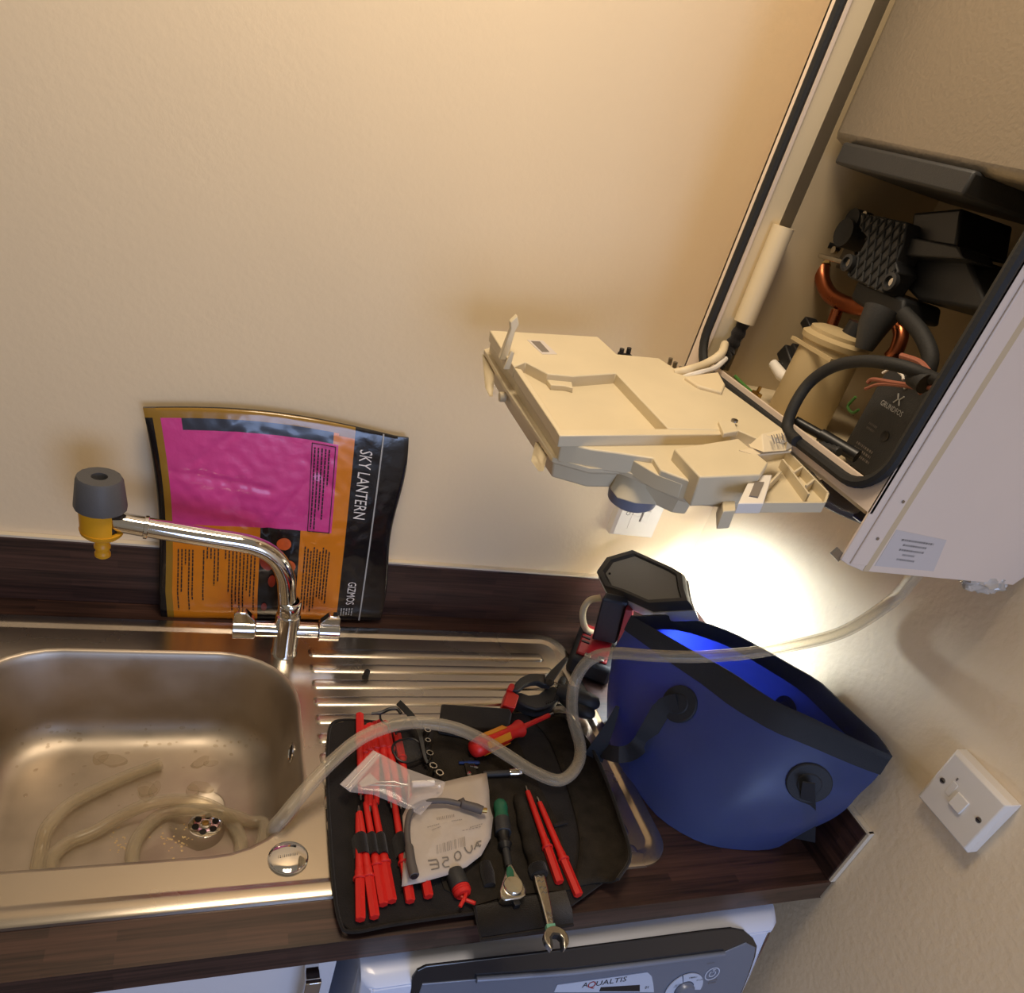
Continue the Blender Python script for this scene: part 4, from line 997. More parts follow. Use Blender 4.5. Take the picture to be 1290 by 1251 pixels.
def blade(end, toward, z, label, group):
    global proto
    a, b = at(*end, z=z), at(*toward, z=z); d = b-a
    if proto is None:
        r = thing('insulated_screwdriver', label, 'screwdriver', (0, 0, 0), group); blade_parts(r); proto = r
    else:
        r = proto.copy(); COL.objects.link(r)
        for ch in list(proto.children):
            c = ch.copy(); COL.objects.link(c); c.parent = r
        r['label'] = label; r['group'] = group
    r.location = a; r.rotation_euler = (0, 0, math.atan2(d.y, d.x))
    LOC[r] = a
G = 'red insulated slim screwdrivers in the tool roll'
zb = ZR+.0062+.0055
blade((454, 1159), (452, 1050), zb, 'leftmost red screwdriver of the near row, reaching nearest the worktop edge', G)
blade((472, 1156), (459, 1066), zb+.001, 'red screwdriver with embossed grip, second from left in the near row', G)
blade((483, 1140), (467, 1048), zb, 'plain red screwdriver, third from left in the near row', G)
blade((494, 1136), (478, 1050), zb, 'plain red screwdriver, fourth from left in the near row', G)
blade((517, 1136), (503, 1050), zb, 'red screwdriver whose grip pokes out left below the white polythene bag', G)
blade((540, 1130), (528, 1070), zb, 'red screwdriver whose grip pokes out right below the white polythene bag', G)
zc_ = zb+.002
blade((453, 900), (454, 962), zc_, 'upright red screwdriver sticking up past the roll at its back left', G)
blade((460, 916), (462, 985), zc_-.002, 'dark-shaded red screwdriver second from left in the back row', G)
blade((466, 913), (466, 985), zc_, 'bright red screwdriver third from left in the back row', G)
blade((473, 911), (474, 985), zc_-.002, 'narrow red screwdriver fourth from left in the back row', G)
blade((478, 909), (488, 980), zc_, 'slanting red screwdriver just left of the spectacles', G)
blade((485, 910), (500, 990), zc_, 'slanting red screwdriver touching the spectacles rim', G)
blade((499, 921), (513, 990), zc_-.002, 'red screwdriver seen through the spectacle lens', G)
blade((705, 1112), (678, 1035), zb, 'red screwdriver beside the spanner, left of the pair at right', G)
blade((729, 1128), (694, 1045), zb, 'longer red screwdriver at far right of the roll', G)

# ---- red and yellow screwdriver
a, b = at(594, 945, z=.030), at(694, 900, z=.030); d = (b-a); Ld = d.length; d.normalize()
sd = thing('screwdriver', 'red and yellow insulated screwdriver lying under the hose on the tool roll', 'screwdriver', a)
F = lambda t: a+d*(Ld*t)
hl = .60*Ld
pr = [(.006, 0), (.0125, .004), (.0145, .012), (.0150, .025), (.0138, hl*.62), (.0105, hl*.80), (.0118, hl*.90), (.0140, hl*.955), (.0138, hl*.985), (.009, hl)]
mb = MB(); mb.lathe(a, d, pr, 24); obj('handle', mb, REDPL, sd, smooth=60)
mb = MB()
for k in range(5):
    ang = 2*math.pi*k/5+.4; e = d.orthogonal().normalized(); g = d.cross(e); nn = e*math.cos(ang)+g*math.sin(ang); w = d.cross(nn)
    for (t0, t1, r) in ((.020, .036, .0152), (.036, hl*.66, .0146)):
        mb.add([a+d*t0+nn*r-w*.005, a+d*t0+nn*r+w*.005, a+d*t1+nn*(r-.0003)+w*.0052, a+d*t1+nn*(r-.0003)-w*.0052], [(0, 1, 2, 3)]); 
obj('grip_inlay', mb, ORANGEPL, sd, smooth=0, solid=.0012, label='amber grip inlays')
obj('insulated_shaft', MB().cyl(a+d*(hl-.002), F(.97), .0042, .0038, 14), REDPL, sd)
obj('steel_tip', MB().cyl(F(.97), F(1.03), .0028, .002, 10), DSTEEL, sd)

# ---- socket extension
a, b = at(618, 975, z=.018), at(655, 973, z=.018); d = (b-a).normalized()
ex = thing('bit_holder', 'short black bit holder with a chrome socket end on the tool roll', 'bit holder', a)
obj('sleeve', MB().lathe(a-d*.012, d, [(.0045, 0), (.0048, .001), (.0048, (b-a).length*.62+.012), (.0056, (b-a).length*.64+.012)], 16), BLACKSAT, ex)
obj('socket_end', MB().lathe(a+d*(b-a).length*.62, d, [(.0058, 0), (.0062, .001), (.0058, .006), (.0066, .008), (.0066, (b-a).length*.40), (.0045, (b-a).length*.405), (.0045, (b-a).length*.33)], 18, caps=False), CHROME, ex)
def rod(name, label, cat, p0, p1, r, m, n=6):
    mb = MB().lathe(p0, p1-p0, [(r*.6, 0), (r, r), (r, (p1-p0).length*.55), (r*.7, (p1-p0).length*.6), (r*.7, (p1-p0).length)], n)
    return tag(obj(name, mb, m), label, cat)
rod('driver_bit', 'small blue driver bit lying on the tool roll', 'driver bit', at(604, 961, z=.0155), at(578, 961, z=.0155), .0032, BLUEBIT)
rod('driver_bit', 'small steel driver bit in front of the blue bit', 'driver bit', at(602, 967, z=.0155), at(592, 966, z=.0155), .003, DSTEEL)
rod('driver_bit', 'tiny chrome bit at the top edge of the white polythene bag', 'driver bit', at(590, 972, z=.0165), at(593, 981, z=.0155), .003, CHROME)

# ---- socket row
GS = 'row of small chrome sockets on the tool roll'
socks = [((538.7, 919), .0046, 'farthest chrome socket of the row, half under the hose'), ((539.3, 932), .0038, 'second farthest small chrome socket in the row beside the spectacles'), ((541.7, 948), .0048, 'middle chrome socket of the row beside the spectacles'), ((546, 964), .0052, 'fourth chrome socket of the row, its ring facing up'), ((554, 973), .0052, 'nearest chrome socket of the row, next to the clear bag')]
axis = V(.12, .05, 1).normalized()
for (uv, r, lab_) in socks:
    top = at(*uv, z=.030); h = .0175
    t_ = thing('socket', lab_, 'socket', top-axis*h, GS)
    obj('socket_wall', MB().lathe(top-axis*h, axis, [(r*.7, 0), (r*.95, .001), (r*.95, h*.45), (r*1.12, h*.55), (r*1.12, h), (r*.80, h), (r*.78, h*.4), (0, h*.4)], 20, caps=False), SATIN, t_, smooth=40)
    obj('socket_bore', MB().lathe(top-axis*h*.58, axis, [(r*.77, 0), (0, 0.0002)], 12, caps=False), INK, t_)
sr = obj('socket_rail', MB().tube([at(530, 912, z=.0135), at(536, 940, z=.0135), at(545, 968, z=.0135), at(552, 980, z=.0135)], .005, 8), BLACKPL)
tag(sr, 'black plastic rail carrying the row of chrome sockets', 'socket rail')

# ---- spectacles
gl_ = thing('spectacles', 'folded black-framed spectacles lying across the red blades at the back', 'spectacles', at(515, 940, z=.02))
def lensloop(c, rx, ry, ang, z):
    ex_ = V(math.cos(ang), math.sin(ang), 0); ey_ = V(-math.sin(ang), math.cos(ang), 0)
    return [c+ex_*rx*math.cos(a)*(1+.10*abs(math.sin(2*a)))+ey_*ry*math.sin(a)*(1+.10*abs(math.sin(2*a)))+V(0, 0, z+.003*math.sin(a)) for a in [2*math.pi*k/28 for k in range(28)]]
c1 = at(514, 945, z=.026)
l1 = lensloop(c1, .0215, .0185, .35, 0)
obj('lens_rim', MB().tube(l1+l1[:2], .0017, 8, False), BLACKPL, gl_)
obj('lens', MB().add([c1]+l1, [(0, i+1, (i+1) % 28+1) for i in range(28)]), LENSCLR, gl_, smooth=60)
c2 = at(506, 913, z=.034); l2 = lensloop(c2, .020, .010, .2, 0)
obj('lens_rim', MB().tube([p for p in l2]+l2[:2], .0015, 8, False), BLACKPL, gl_)
obj('temple_arm', vrib([at(502, 885, z=.046), at(512, 895, z=.046), at(521, 906, z=.044), at(529, 925, z=.036), at(535, 952, z=.028), at(539, 962, z=.024)], 14, [.0095]*6+[.008, .0075, .007, .0065, .006, .0055, .005, .0045], .004), BLACKPL, gl_, bevel=.0008)
obj('temple_arm', MB().tube(catmull([at(468, 899, z=.042), at(480, 898, z=.044), at(490, 893.5, z=.046), at(500, 893, z=.047), at(505, 899, z=.046)], 6), [.0022]*4+[.0027]*21, 8), BLACKPL, gl_)
obj('temple_arm', MB().tube(catmull([at(479, 898, z=.043), at(480, 907, z=.036), at(490, 915, z=.032)], 6), .0016, 8), BLACKPL, gl_)
obj('nose_bridge', MB().tube(catmull([at(498, 925, z=.03), at(505, 915, z=.036), at(512, 905, z=.042)], 6), .0018, 8), BLACKPL, gl_)

# ---- ratchet
rt = thing('ratchet', 'green and black handled ratchet with chrome head on the tool roll', 'ratchet', at(640, 1070, z=.02))
zt = .022
q = [at(629, 1008, z=zt), at(632, 1032, z=zt), at(634, 1050, z=zt), at(637, 1070, z=zt), at(640, 1082, z=zt)]
obj('grip_end', MB().tube(catmull([q[0], at(631, 1020, z=zt), q[1]], 5), [.004, .0075, .009, .0096, .0098, .0096, .0092, .009, .0095, .010, .010], 16), GREENPL, rt, smooth=60)
obj('grip_collar', MB().tube([q[1], q[2]], [.0108, .0112], 18), BLACKSAT, rt, bevel=.001)
obj('grip_neck', MB().tube([q[2], at(635, 1058, z=zt), at(636, 1064, z=zt), q[3]], [.0085, .0065, .0095, .006], 16), BLACKPL, rt)
obj('shaft', MB().cyl(q[3], at(641, 1092, z=zt), .0048, n=14), BLACKSAT, rt)
hcn = at(646, 1117, z=zt)
hp_ = [(640, 1089), (645, 1087), (652, 1100), (659, 1110), (663, 1120), (662, 1128), (656, 1131), (637, 1134), (631, 1130), (630, 1121), (634, 1108)]
mb = MB().prism([at(u, v, z=zt+.007) for u, v in hp_], (0, 0, -.013)); hd_ = obj('head', mb, SATIN, rt, bevel=.002, smooth=30)
obj('reverse_lever', MB().prism([at(u, v, z=zt+.0085) for u, v in ((639, 1092), (643, 1090), (647, 1096), (648, 1104), (645, 1108), (641, 1107), (638, 1100))], (0, 0, -.003)), GREENPL, hd_, bevel=.001)
obj('head_disc', MB().lathe(at(646, 1117, z=zt+.006), V(0, 0, 1), [(.0125, 0), (.0125, .003), (.0115, .0042), (0, .0045)], 24, caps=False), CHROME, hd_)
obj('square_drive', MB().box(at(649, 1137, z=zt-.004), (.0085, .012, .009), Matrix.Rotation(.15, 3, 'Z')).lathe(at(648, 1131, z=zt-.003), V(.1, -1, 0), [(.011, 0), (.012, .002), (.010, .004)], 16), BLACKPL, hd_, bevel=.0008)
# black sleeve pocket + spanner
sl = thing('tool_sleeve', 'limp black fabric sleeve holding the spanner handle', 'tool sleeve', at(666, 1050, z=.012))
q = [at(653, 1004, z=.019), at(660, 1030, z=.020), at(668, 1062, z=.021), at(676, 1090, z=.021), at(679, 1101, z=.021)]
obj('sleeve_fabric', MB().tube(catmull(q, 5), [.0075+.003*min(1, i/6)+.0008*math.sin(i*1.3) for i in range(21)], 16), BLACKFELT, sl, smooth=60)
obj('sleeve_cuff', MB().tube([at(676, 1091, z=.021), at(680, 1103, z=.021)], [.0122, .0118], 18), BLACKFAB, sl, bevel=.001)
sn = thing('spanner', 'chrome open-ended spanner with a green band, jaw hanging past the worktop edge', 'spanner', at(690, 1140, z=.022))
zs = .022
shank = [at(u, v, z=zs+.003) for u, v in ((672, 1097), (685, 1096), (689, 1112), (694, 1136), (699, 1166), (703, 1172), (688, 1174), (690, 1166), (683, 1138), (675, 1112))]
obj('shank', MB().prism(shank, (0, 0, -.006)), SATIN, sn, bevel=.0015, smooth=30)
obj('size_band', MB().prism([at(u, v, z=zs+.0035) for u, v in ((688.5, 1164), (699, 1163), (700.5, 1169), (689.5, 1170))], (0, 0, -.007)), mat('mint_band', rgb(110, 170, 145), .5), sn)
jc = at(700, 1184, z=zs)
dirj = (at(702, 1200, z=zs)-at(698, 1168, z=zs)).normalized(); sj = V(0, 0, 1).cross(dirj)
def jp(a, b): return jc+dirj*a+sj*b
# half-plane description of an open jaw
jr = .0155
out_ = [jp(jr*math.cos(t), jr*math.sin(t)*1.0) for t in [math.radians(x) for x in range(38, 323, 15)]]
inn_ = [jp(.016, -.0075), jp(.0, -.0082), jp(-.0055, -.004), jp(-.0055, .004), jp(.0, .0082), jp(.0135, .0075)]
ring_ = out_+inn_
obj('jaw', MB().prism([p+V(0, 0, .0045) for p in ring_], (0, 0, -.009)), SATIN, sn, bevel=.001, smooth=30)
obj('jaw_insert', MB().prism([p+V(0, 0, .0048) for p in (jp(.014, -.0078), jp(.0, -.0086), jp(-.0062, -.0042), jp(-.0062, .0042), jp(.0, .0086), jp(.012, .0078), jp(.011, .006), jp(.0, .0062), jp(-.0035, .003), jp(-.0035, -.003), jp(.0, -.0062), jp(.012, -.006))], (0, 0, -.0096)), BLACKSAT, sn)
mb = MB(); ed = (at(690, 1150, z=zs)-at(682, 1115, z=zs)).normalized(); es = V(0, 0, 1).cross(ed)
for (u, v, w) in ((680, 1104, .010), (681, 1110, .009), (684, 1118, .009), (686, 1124, .008), (692, 1150, .006), (693, 1155, .007), (694, 1160, .006)):
    c = at(u, v, z=zs+.0034); mb.tube([c-es*w/2+ed*.001, c-es*w/6-ed*.0015, c+es*w/6+ed*.0015, c+es*w/2-ed*.001], .0005, 5)
obj('stamped_marks', mb, DSTEEL, sn)
# second sleeve: small empty loop left of the ratchet
mb = MB().tube([at(611, 1088, z=.0155), at(614, 1100, z=.0165), at(617, 1116, z=.0155)], [.0075, .009, .0075], 14); obj('empty_loop', mb, BLACKFAB, tr_, smooth=60)

# ---- red collared tool
a, b = at(573, 1101, z=.018), at(580, 1118, z=.019); d = (b-a).normalized()
pl_ = thing('pronged_tool', 'black handled tool with ribbed red collar and two red prongs', 'hand tool', a)
obj('handle', MB().tube([a-d*.004, a, b], [.0108, .0118, .0118], 18), BLACKSAT, pl_, bevel=.001)
obj('ribbed_collar', MB().lathe(b, d, [(.0105, 0), (.0115, .001), (.0105, .0025), (.0115, .004), (.0105, .0055), (.0112, .007), (.009, .011), (0, .0115)], 20, caps=False), REDPL, pl_)
s_ = V(0, 0, 1).cross(d)
for s in (-1, 1): obj('prong', MB().tube(catmull([b+d*.008+s_*s*.004+V(0, 0, .002*s), b+d*.016-s_*s*.001+V(0, 0, .002*s), b+d*.022-s_*s*.007+V(0, 0, .001*s), b+d*.025-s_*s*.010], 4), .0024, 8), REDPL, pl_)

# ---- white polythene bag with an ignition lead
wbag = thing('parts_bag', 'white polythene parts bag with mirrored handwriting and barcode on the tool roll', 'bag', at(560, 1060, z=.018))
ol = [(506, 1117), (509, 1070), (507, 1028), (520, 1000), (556, 986), (580, 980), (613, 973.5), (616, 995), (617, 1016), (621, 1030), (618, 1056), (606, 1078), (588, 1092), (562, 1103), (530, 1112)]
cc = (560, 1045)
mb = MB(); rings = []
for j in range(7):
    t = 1-j/7
    rings.append([])
    for i, (u, v) in enumerate([((1-q)*ol[k][0]+q*ol[(k+1) % len(ol)][0], (1-q)*ol[k][1]+q*ol[(k+1) % len(ol)][1]) for k in range(len(ol)) for q in (0, .5)]):
        uu, vv = cc[0]+(u-cc[0])*t, cc[1]+(v-cc[1])*t
        rings[-1].append(at(uu, vv, z=.0235+.007*(1-t)**.6+.0022*noise.noise(Vector((uu*.06, vv*.06, 2)))+.001*noise.noise(Vector((uu*.2, vv*.2, 5)))))
mb.loft(rings, False, True)
wb_ = obj('polythene', mb, BAGWHITE, wbag, smooth=75, solid=.0008)
ld = thing('ignition_lead', 'dark grey rubber ignition lead with boots lying on the white parts bag', 'lead', at(515, 1060, z=.034))
lpz = [((521, 1101), .038), ((516, 1075), .039), ((513, 1045), .039), ((518, 1022), .039), ((535, 1011), .039), ((560, 1009), .039), ((580, 1013), .0395)]
LPt = [at(u, v, z=z) for (u, v), z in lpz]
obj('cable', MB().tube(catmull(LPt, 6), .0039, 12), LEAD, ld)
obj('boot', MB().tube([at(522, 1104, z=.038), at(518, 1088, z=.038), at(515.5, 1068, z=.039), at(515, 1064, z=.039)], [.0062, .0058, .0054, .004], 16), LEAD, ld, bevel=.0008)
obj('boot_opening', MB().cyl(at(522, 1104.5, z=.0385), at(522.3, 1105.5, z=.0385), .0042, n=14), INK, ld)
obj('boot', MB().tube([at(579, 1012, z=.0395), at(582, 1011, z=.0395), at(584, 1013.5, z=.0395), at(600, 1018, z=.0395), at(608, 1021, z=.0395)], [.0048, .0072, .0058, .0062, .0058], 16), LEAD, ld)
obj('brass_terminal', MB().cyl(at(607, 1020.5, z=.0395), at(613, 1021, z=.0395), .0036, n=10), BRASS, ld)
def bagpt(u, v):
    p, n = hit(wb_, u, v)
    return p+V(0, 0, .0009) if p is not None else at(u, v, z=.032)
def bag_quad(mb, u0, v0, u1, v1, w):    # stroke from px to px
    dx, dy = u1-u0, v1-v0; l = math.hypot(dx, dy); nx, ny = -dy/l*w/2, dx/l*w/2
    mb.add([bagpt(u0+nx, v0+ny), bagpt(u1+nx, v1+ny), bagpt(u1-nx, v1-ny), bagpt(u0-nx, v0-ny)], [(0, 1, 2, 3)])
zx, zy = 490, 960; sc_ = 7.36
def stroke(mb, pts, w):
    for (a, b), (c, d) in zip(pts, pts[1:]): bag_quad(mb, zx+a/sc_, zy+b/sc_, zx+c/sc_, zy+d/sc_, w)
mb = MB()
PENW = 1.7
stroke(mb, [(790, 815), (805, 775), (818, 745), (855, 735)], PENW); stroke(mb, [(818, 745), (840, 790), (850, 770)], PENW); stroke(mb, [(800, 780), (838, 778)], PENW)       # A (mirrored)
stroke(mb, [(765, 775), (772, 810), (755, 845), (728, 840), (708, 815), (700, 790)], PENW)                                                              # U
stroke(mb, [(640, 830), (612, 850), (606, 885), (625, 915), (655, 905), (668, 875), (660, 845), (640, 830)], PENW)                                     # O
stroke(mb, [(492, 892), (545, 885), (550, 912), (515, 920), (495, 950), (515, 980), (560, 972)], PENW)                                                # mirrored S
stroke(mb, [(360, 918), (440, 905), (458, 940), (462, 985), (390, 1002)], PENW); stroke(mb, [(375, 955), (455, 948)], PENW)                            # mirrored E
obj('handwriting', mb, GREYINK, wbag, smooth=0)
BARINK = mat('faint_print', rgb(158, 146, 136), .7)
mb = MB(); x = 440
while x < 705:
    w = random.choice((4, 6, 10)); t = (x-440)/265
    bag_quad(mb, zx+x/sc_, zy+(775-82*t)/sc_, zx+(x+6)/sc_, zy+(855-75*t)/sc_, w/sc_*.8); x += w+random.choice((6, 9, 13))
obj('barcode', mb, BARINK, wbag, smooth=0)
mb = MB()
x = 445
while x < 600:
    bag_quad(mb, zx+x/sc_, zy+(515-.18*(x-445))/sc_, zx+(x+3)/sc_, zy+(540-.18*(x-445))/sc_, .9); x += 17
for (a, b, c, d) in ((355, 608, 470, 575), (400, 632, 480, 600), (580, 550, 680, 535), (680, 640, 860, 600), (750, 610, 870, 575)):
    n = 6
    for i in range(n): stroke(mb, [(a+(c-a)*i/n, b+(d-b)*i/n), (a+(c-a)*(i+.7)/n, b+(d-b)*(i+.7)/n)], .8)
obj('faint_print', mb, BARINK, wbag, smooth=0, kind='stuff')

# ---- clear zip bag with an electrode
zb_ = thing('zip_bag', 'small clear zip bag across the blades and the white bag', 'bag', at(490, 985, z=.034))
zp = [(428, 988), (470, 945), (482, 951), (512, 968), (545, 980), (561, 985), (557, 1000), (545, 1010), (530, 1027), (505, 1016), (470, 1001), (441, 998)]
ctr = (495, 987)
mb = MB(); rings = []
for j in range(6):
    t = 1-j/6
    rings.append([at(ctr[0]+(u-ctr[0])*t, ctr[1]+(v-ctr[1])*t, z=.040+.008*(1-t)**.5+.002*noise.noise(Vector((u*t*.1, v*t*.1, 8)))) for u, v in zp])
mb.loft(rings, False, True); obj('polythene', mb, ZIPCLEAR, zb_, smooth=75)
mb = MB().prism([at(u, v, z=.041) for u, v in ((429, 988), (471, 946), (480, 951), (441, 997))], (0, 0, -.0008)); obj('zip_strip', mb, ZIPCLEAR, zb_)
for o_ in (0, 3.2): obj('zip_line', MB().tube([at(436+o_, 992+o_*.6, z=.0425), at(475+o_, 949+o_*.5, z=.0425)], .0007, 6), WHITEPL, zb_)
mb = MB().prism([at(u, v, z=.0422) for u, v in ((452, 986), (466, 974), (478, 985), (456, 992))], (0, 0, -.0006)); obj('paper_slip', mb, BAGWHITE, zb_, smooth=0)
el = thing('ignition_electrode', 'steel and white ceramic ignition electrode inside the clear zip bag', 'electrode', at(500, 987, z=.036))
ze = .0385
obj('electrode_rod', MB().tube([at(455, 988, z=ze), at(458, 985.5, z=ze), at(497, 985, z=ze), at(506, 988, z=ze), at(516, 989, z=ze)], .0014, 8), DSTEEL, el)
obj('electrode_rod', MB().tube([at(456, 990, z=ze), at(460, 988.5, z=ze), at(492, 989.5, z=ze), at(505, 991, z=ze), at(516, 989, z=ze)], .0012, 8), DSTEEL, el)
obj('mounting_plate', MB().prism([at(u, v, z=ze+.003) for u, v in ((514, 974), (516.5, 974), (516.5, 1006), (514, 1006))], (0, 0, -.006)), SATIN, el, bevel=.0006)
obj('ceramic_body', MB().tube([at(519, 988, z=ze+.001), at(547, 986.5, z=ze+.001)], [.0046, .0046], 16), CERAMIC, el, bevel=.0008)
obj('connector_pin', MB().tube([at(547, 986.5, z=ze+.001), at(556, 986.5, z=ze+.001)], .0016, 8), SATIN, el)
obj('connector_ball', MB().ell(at(553, 991, z=ze+.001), (.0028,)*3), CERAMIC, el)

# ================================================================== SPRING CLAMP
cl = thing('spring_clamp', 'black spring clamp with red jaw pad lying on the drainer', 'clamp', at(690, 870, z=.006))
k5 = lambda x, y, z: at(620+x/7.167, 800+y/7.167, z=z)
up_ = [(185, 495), (215, 430), (255, 385), (330, 348), (400, 345), (480, 352), (490, 395), (540, 420), (545, 450), (470, 445), (420, 420), (370, 425), (310, 445), (270, 480), (235, 505)]
obj('upper_jaw', MB().prism([k5(x, y, .044) for x, y in up_], (0, .004, -.014)), BLACKSAT, cl, bevel=.002, smooth=30)
lo_j = [(200, 520), (260, 515), (330, 540), (420, 530), (480, 480), (555, 455), (625, 500), (610, 560), (560, 620), (470, 660), (400, 668), (310, 640), (235, 600)]
obj('lower_jaw', MB().prism([k5(x, y, .030) for x, y in lo_j], (0, 0, -.020)), BLACKSAT, cl, bevel=.003, smooth=30)
mb = MB().loft([[k5(468, 395, .050), k5(540, 440, .047), k5(545, 430, .036), k5(480, 385, .036)], [k5(520, 330, .056), k5(578, 385, .054), k5(580, 370, .044), k5(530, 320, .044)], [k5(640, 215, .066), k5(690, 225, .066), k5(692, 205, .058), k5(660, 195, .058)]], True, True)
obj('handle', mb, BLACKSAT, cl, bevel=.002, smooth=35)
mb = MB().tube([k5(590, 500, .030), k5(660, 520, .032), k5(760, 555, .034), k5(850, 590, .034), k5(930, 625, .032), k5(955, 640, .030)], [.012, .014, .015, .0155, .013, .006], 16)
mb.tube([k5(640, 560, .022), k5(740, 640, .022), k5(830, 690, .022), k5(905, 715, .022), k5(925, 720, .022)], [.011, .013, .013, .010, .005], 14)
obj('handle', mb, BLACKSAT, cl, smooth=60)
obj('pivot', MB().lathe(k5(520, 430, .047), V(-.2, -.3, .9), [(.0072, 0), (.0072, .002), (.0045, .003), (.0045, .002), (0, .002)], 18, caps=False), BLACKPL, cl)
obj('pivot_spring', MB().tube([k5(555, 455, .040)+V(.0022*i, .003*math.cos(i*1.6), .003*math.sin(i*1.6)) for i in range(12)], .0009, 6), DSTEEL, cl)
obj('jaw_pad', MB().prism([k5(x, y, .040) for x, y in ((140, 490), (180, 505), (248, 545), (210, 660), (150, 645), (98, 628))], (0, .006, -.022)), REDPL, cl, bevel=.002, smooth=30)
obj('jaw_pad', MB().prism([k5(x, y, .044) for x, y in ((140, 490), (165, 435), (200, 440), (205, 470), (185, 505))], (0, .004, -.010)), REDPL, cl, bevel=.001, smooth=30)
mb = MB()
for i in range(6):
    c = k5(490+17*i, 612-8*i, .0305); mb.box(c, (.0012, .006, .002), Matrix.Rotation(-.3, 3, 'Z'))
obj('grip_notch', mb, BLACKPL, cl)
mb = MB().tube(catmull([k5(640, 400, .012), k5(620, 440, .016), k5(650, 480, .02)], 4), .006, 10); obj('spring_cover', mb, BLACKSAT, cl)

# small black cap on the drainer
ca = thing('plastic_cap', 'tiny black plastic cap lying on the drainer behind the tool roll', 'cap', at(462, 853, z=.005))
a, b = at(460, 853, z=.0095), at(464, 843, z=.0095)
obj('cap_shell', MB().lathe(a, b-a, [(.0045, 0), (.0048, .001), (.0048, .014), (.004, .016), (0, .016)], 16, caps=False), BLACKPL, ca)
obj('cap_rim', MB().lathe(a, b-a, [(.0054, .0), (.0054, .0025), (.0046, .003)], 16), BLACKPL, ca)

# ================================================================== WASHING MACHINE AND CABINET
wm = thing('washing_machine', 'white front-loading washing machine with slate control panel under the worktop', 'washing machine', (-.376, -.33, -H))
WX0, WX1 = -.684, -.068
mb = MB(); 
def prof_y(x, ch):   # white lid profile: flat top, rounded front edge
    return [V(x, -.04, -.052), V(x, -.600, -.052), V(x, -.621, -.053), V(x, -.630, -.056), V(x, -.635, -.0605), V(x, -.635, -.066), V(x, -.04, -.066)]
secs = []
for x, sh in ((WX0+.0, .012), (WX0+.006, .004), (WX0+.016, 0), (WX1-.022, 0), (WX1-.008, .010), (WX1, .026)):
    secs.append([V(p.x, p.y+(sh if p.y < -.5 else 0), p.z) for p in prof_y(x, 0)])
mb.loft(secs, True, True); obj('lid', mb, WMWHITE, wm, smooth=35)
obj('cabinet', MB().bb(WX0+.004, WX1-.004, -.600, -.04, -H+.012, -.076), WMWHITE, wm, bevel=.006)
CP0, CP1 = V(0, -.636, -.062), V(0, -.664, -.186)
dn = (CP1-CP0).normalized(); cn = V(1, 0, 0).cross(dn).normalized()
if cn.y > 0: cn = -cn
def con(u, v, h=0.): return onp(u, v, CP0+cn*h, cn)
fasc = [V(WX0, -.636+.010, -.064), V(WX1, -.636+.022, -.064), V(WX1, -.664+.022, -.19), V(WX0, -.664+.010, -.19)]
mb = MB().prism([V(WX0+.012, 0, 0)+CP0, V(WX1-.030, 0, 0)+CP0, V(WX1-.030, 0, 0)+CP1, V(WX0+.012, 0, 0)+CP1], -cn*.03)
mb.prism([V(WX1-.030, 0, 0)+CP0, V(WX1, 0, 0)+CP0+V(0, .022, 0), V(WX1, 0, 0)+CP1+V(0, .022, 0), V(WX1-.030, 0, 0)+CP1], (0, .02, 0))
mb.prism([V(WX0+.012, 0, 0)+CP0, V(WX0, 0, 0)+CP0+V(0, .012, 0), V(WX0, 0, 0)+CP1+V(0, .012, 0), V(WX0+.012, 0, 0)+CP1], (0, .02, 0))
obj('fascia', mb, WMWHITE, wm, bevel=.002, smooth=35)
gpx = [(518, 1246), (519, 1233), (526, 1223), (537, 1217.5), (720, 1196), (900, 1172), (922, 1170), (938, 1173), (949, 1182), (954, 1192), (952, 1205), (944, 1228), (936, 1249)]
gp_ = [con(u, v, .001) for u, v in gpx]; gp_ = gp_[:-1]+[gp_[-1]+dn*.05, gp_[0]+dn*.05]
gpan = obj('gloss_panel', MB().prism(gp_, -cn*.004), WMGLASS, wm, bevel=.0012, smooth=0, label='black gloss control surround')
spx = [(528, 1252), (532, 1240), (720, 1224), (800, 1214), (912, 1200), (940, 1188), (952, 1194), (950, 1206), (943, 1227), (935, 1250)]
spn = [con(u, v, .0022) for u, v in spx]
spanel = obj('slate_panel', MB().prism(spn[:-1]+[spn[-1]+dn*.045, spn[0]+dn*.045], -cn*.002), WMPANEL, wm, bevel=.0008, smooth=0)
obj('highlight_rib', MB().tube([con(u, v, .0025) for u, v in ((600, 1234), (720, 1225.5), (800, 1216), (912, 1201.5))], .0042, 14), WMPANEL, spanel)
plate_ = obj('name_plate', MB().prism([con(u, v, .0032) for u, v in ((698, 1250), (702, 1241), (816, 1225), (821, 1230), (823, 1240), (824, 1250))], -cn*.001), WMLIGHT, wm, smooth=0)
dv = V(1, 0, 0); uvp = -dn
a = con(733, 1244.5, .0036); b = con(788, 1236, .0036)
mb = text_mb('A', a, dv, uvp, .0125); mb2 = text_mb('UALTIS', con(749.5, 1242.5, .0036), dv, uvp, .0125, fit=(con(788, 1236)-con(750, 1242)).length)
mb.add(mb2.v, mb2.f); obj('model_lettering', mb, INK, plate_, smooth=0)
obj('model_initial', text_mb('Q', con(738.5, 1245.5, .0036), dv, uvp, .017), REDDK, plate_, smooth=0)
obj('display_window', MB().prism([con(u, v, .0036) for u, v in ((755, 1249), (757, 1244), (806, 1241), (806, 1249))], -cn*.0005), INK, plate_, smooth=0)
mb = text_mb('01', con(812, 1246, .0037), dv, uvp, .007); obj('display_digits', mb, INK, plate_, smooth=0)
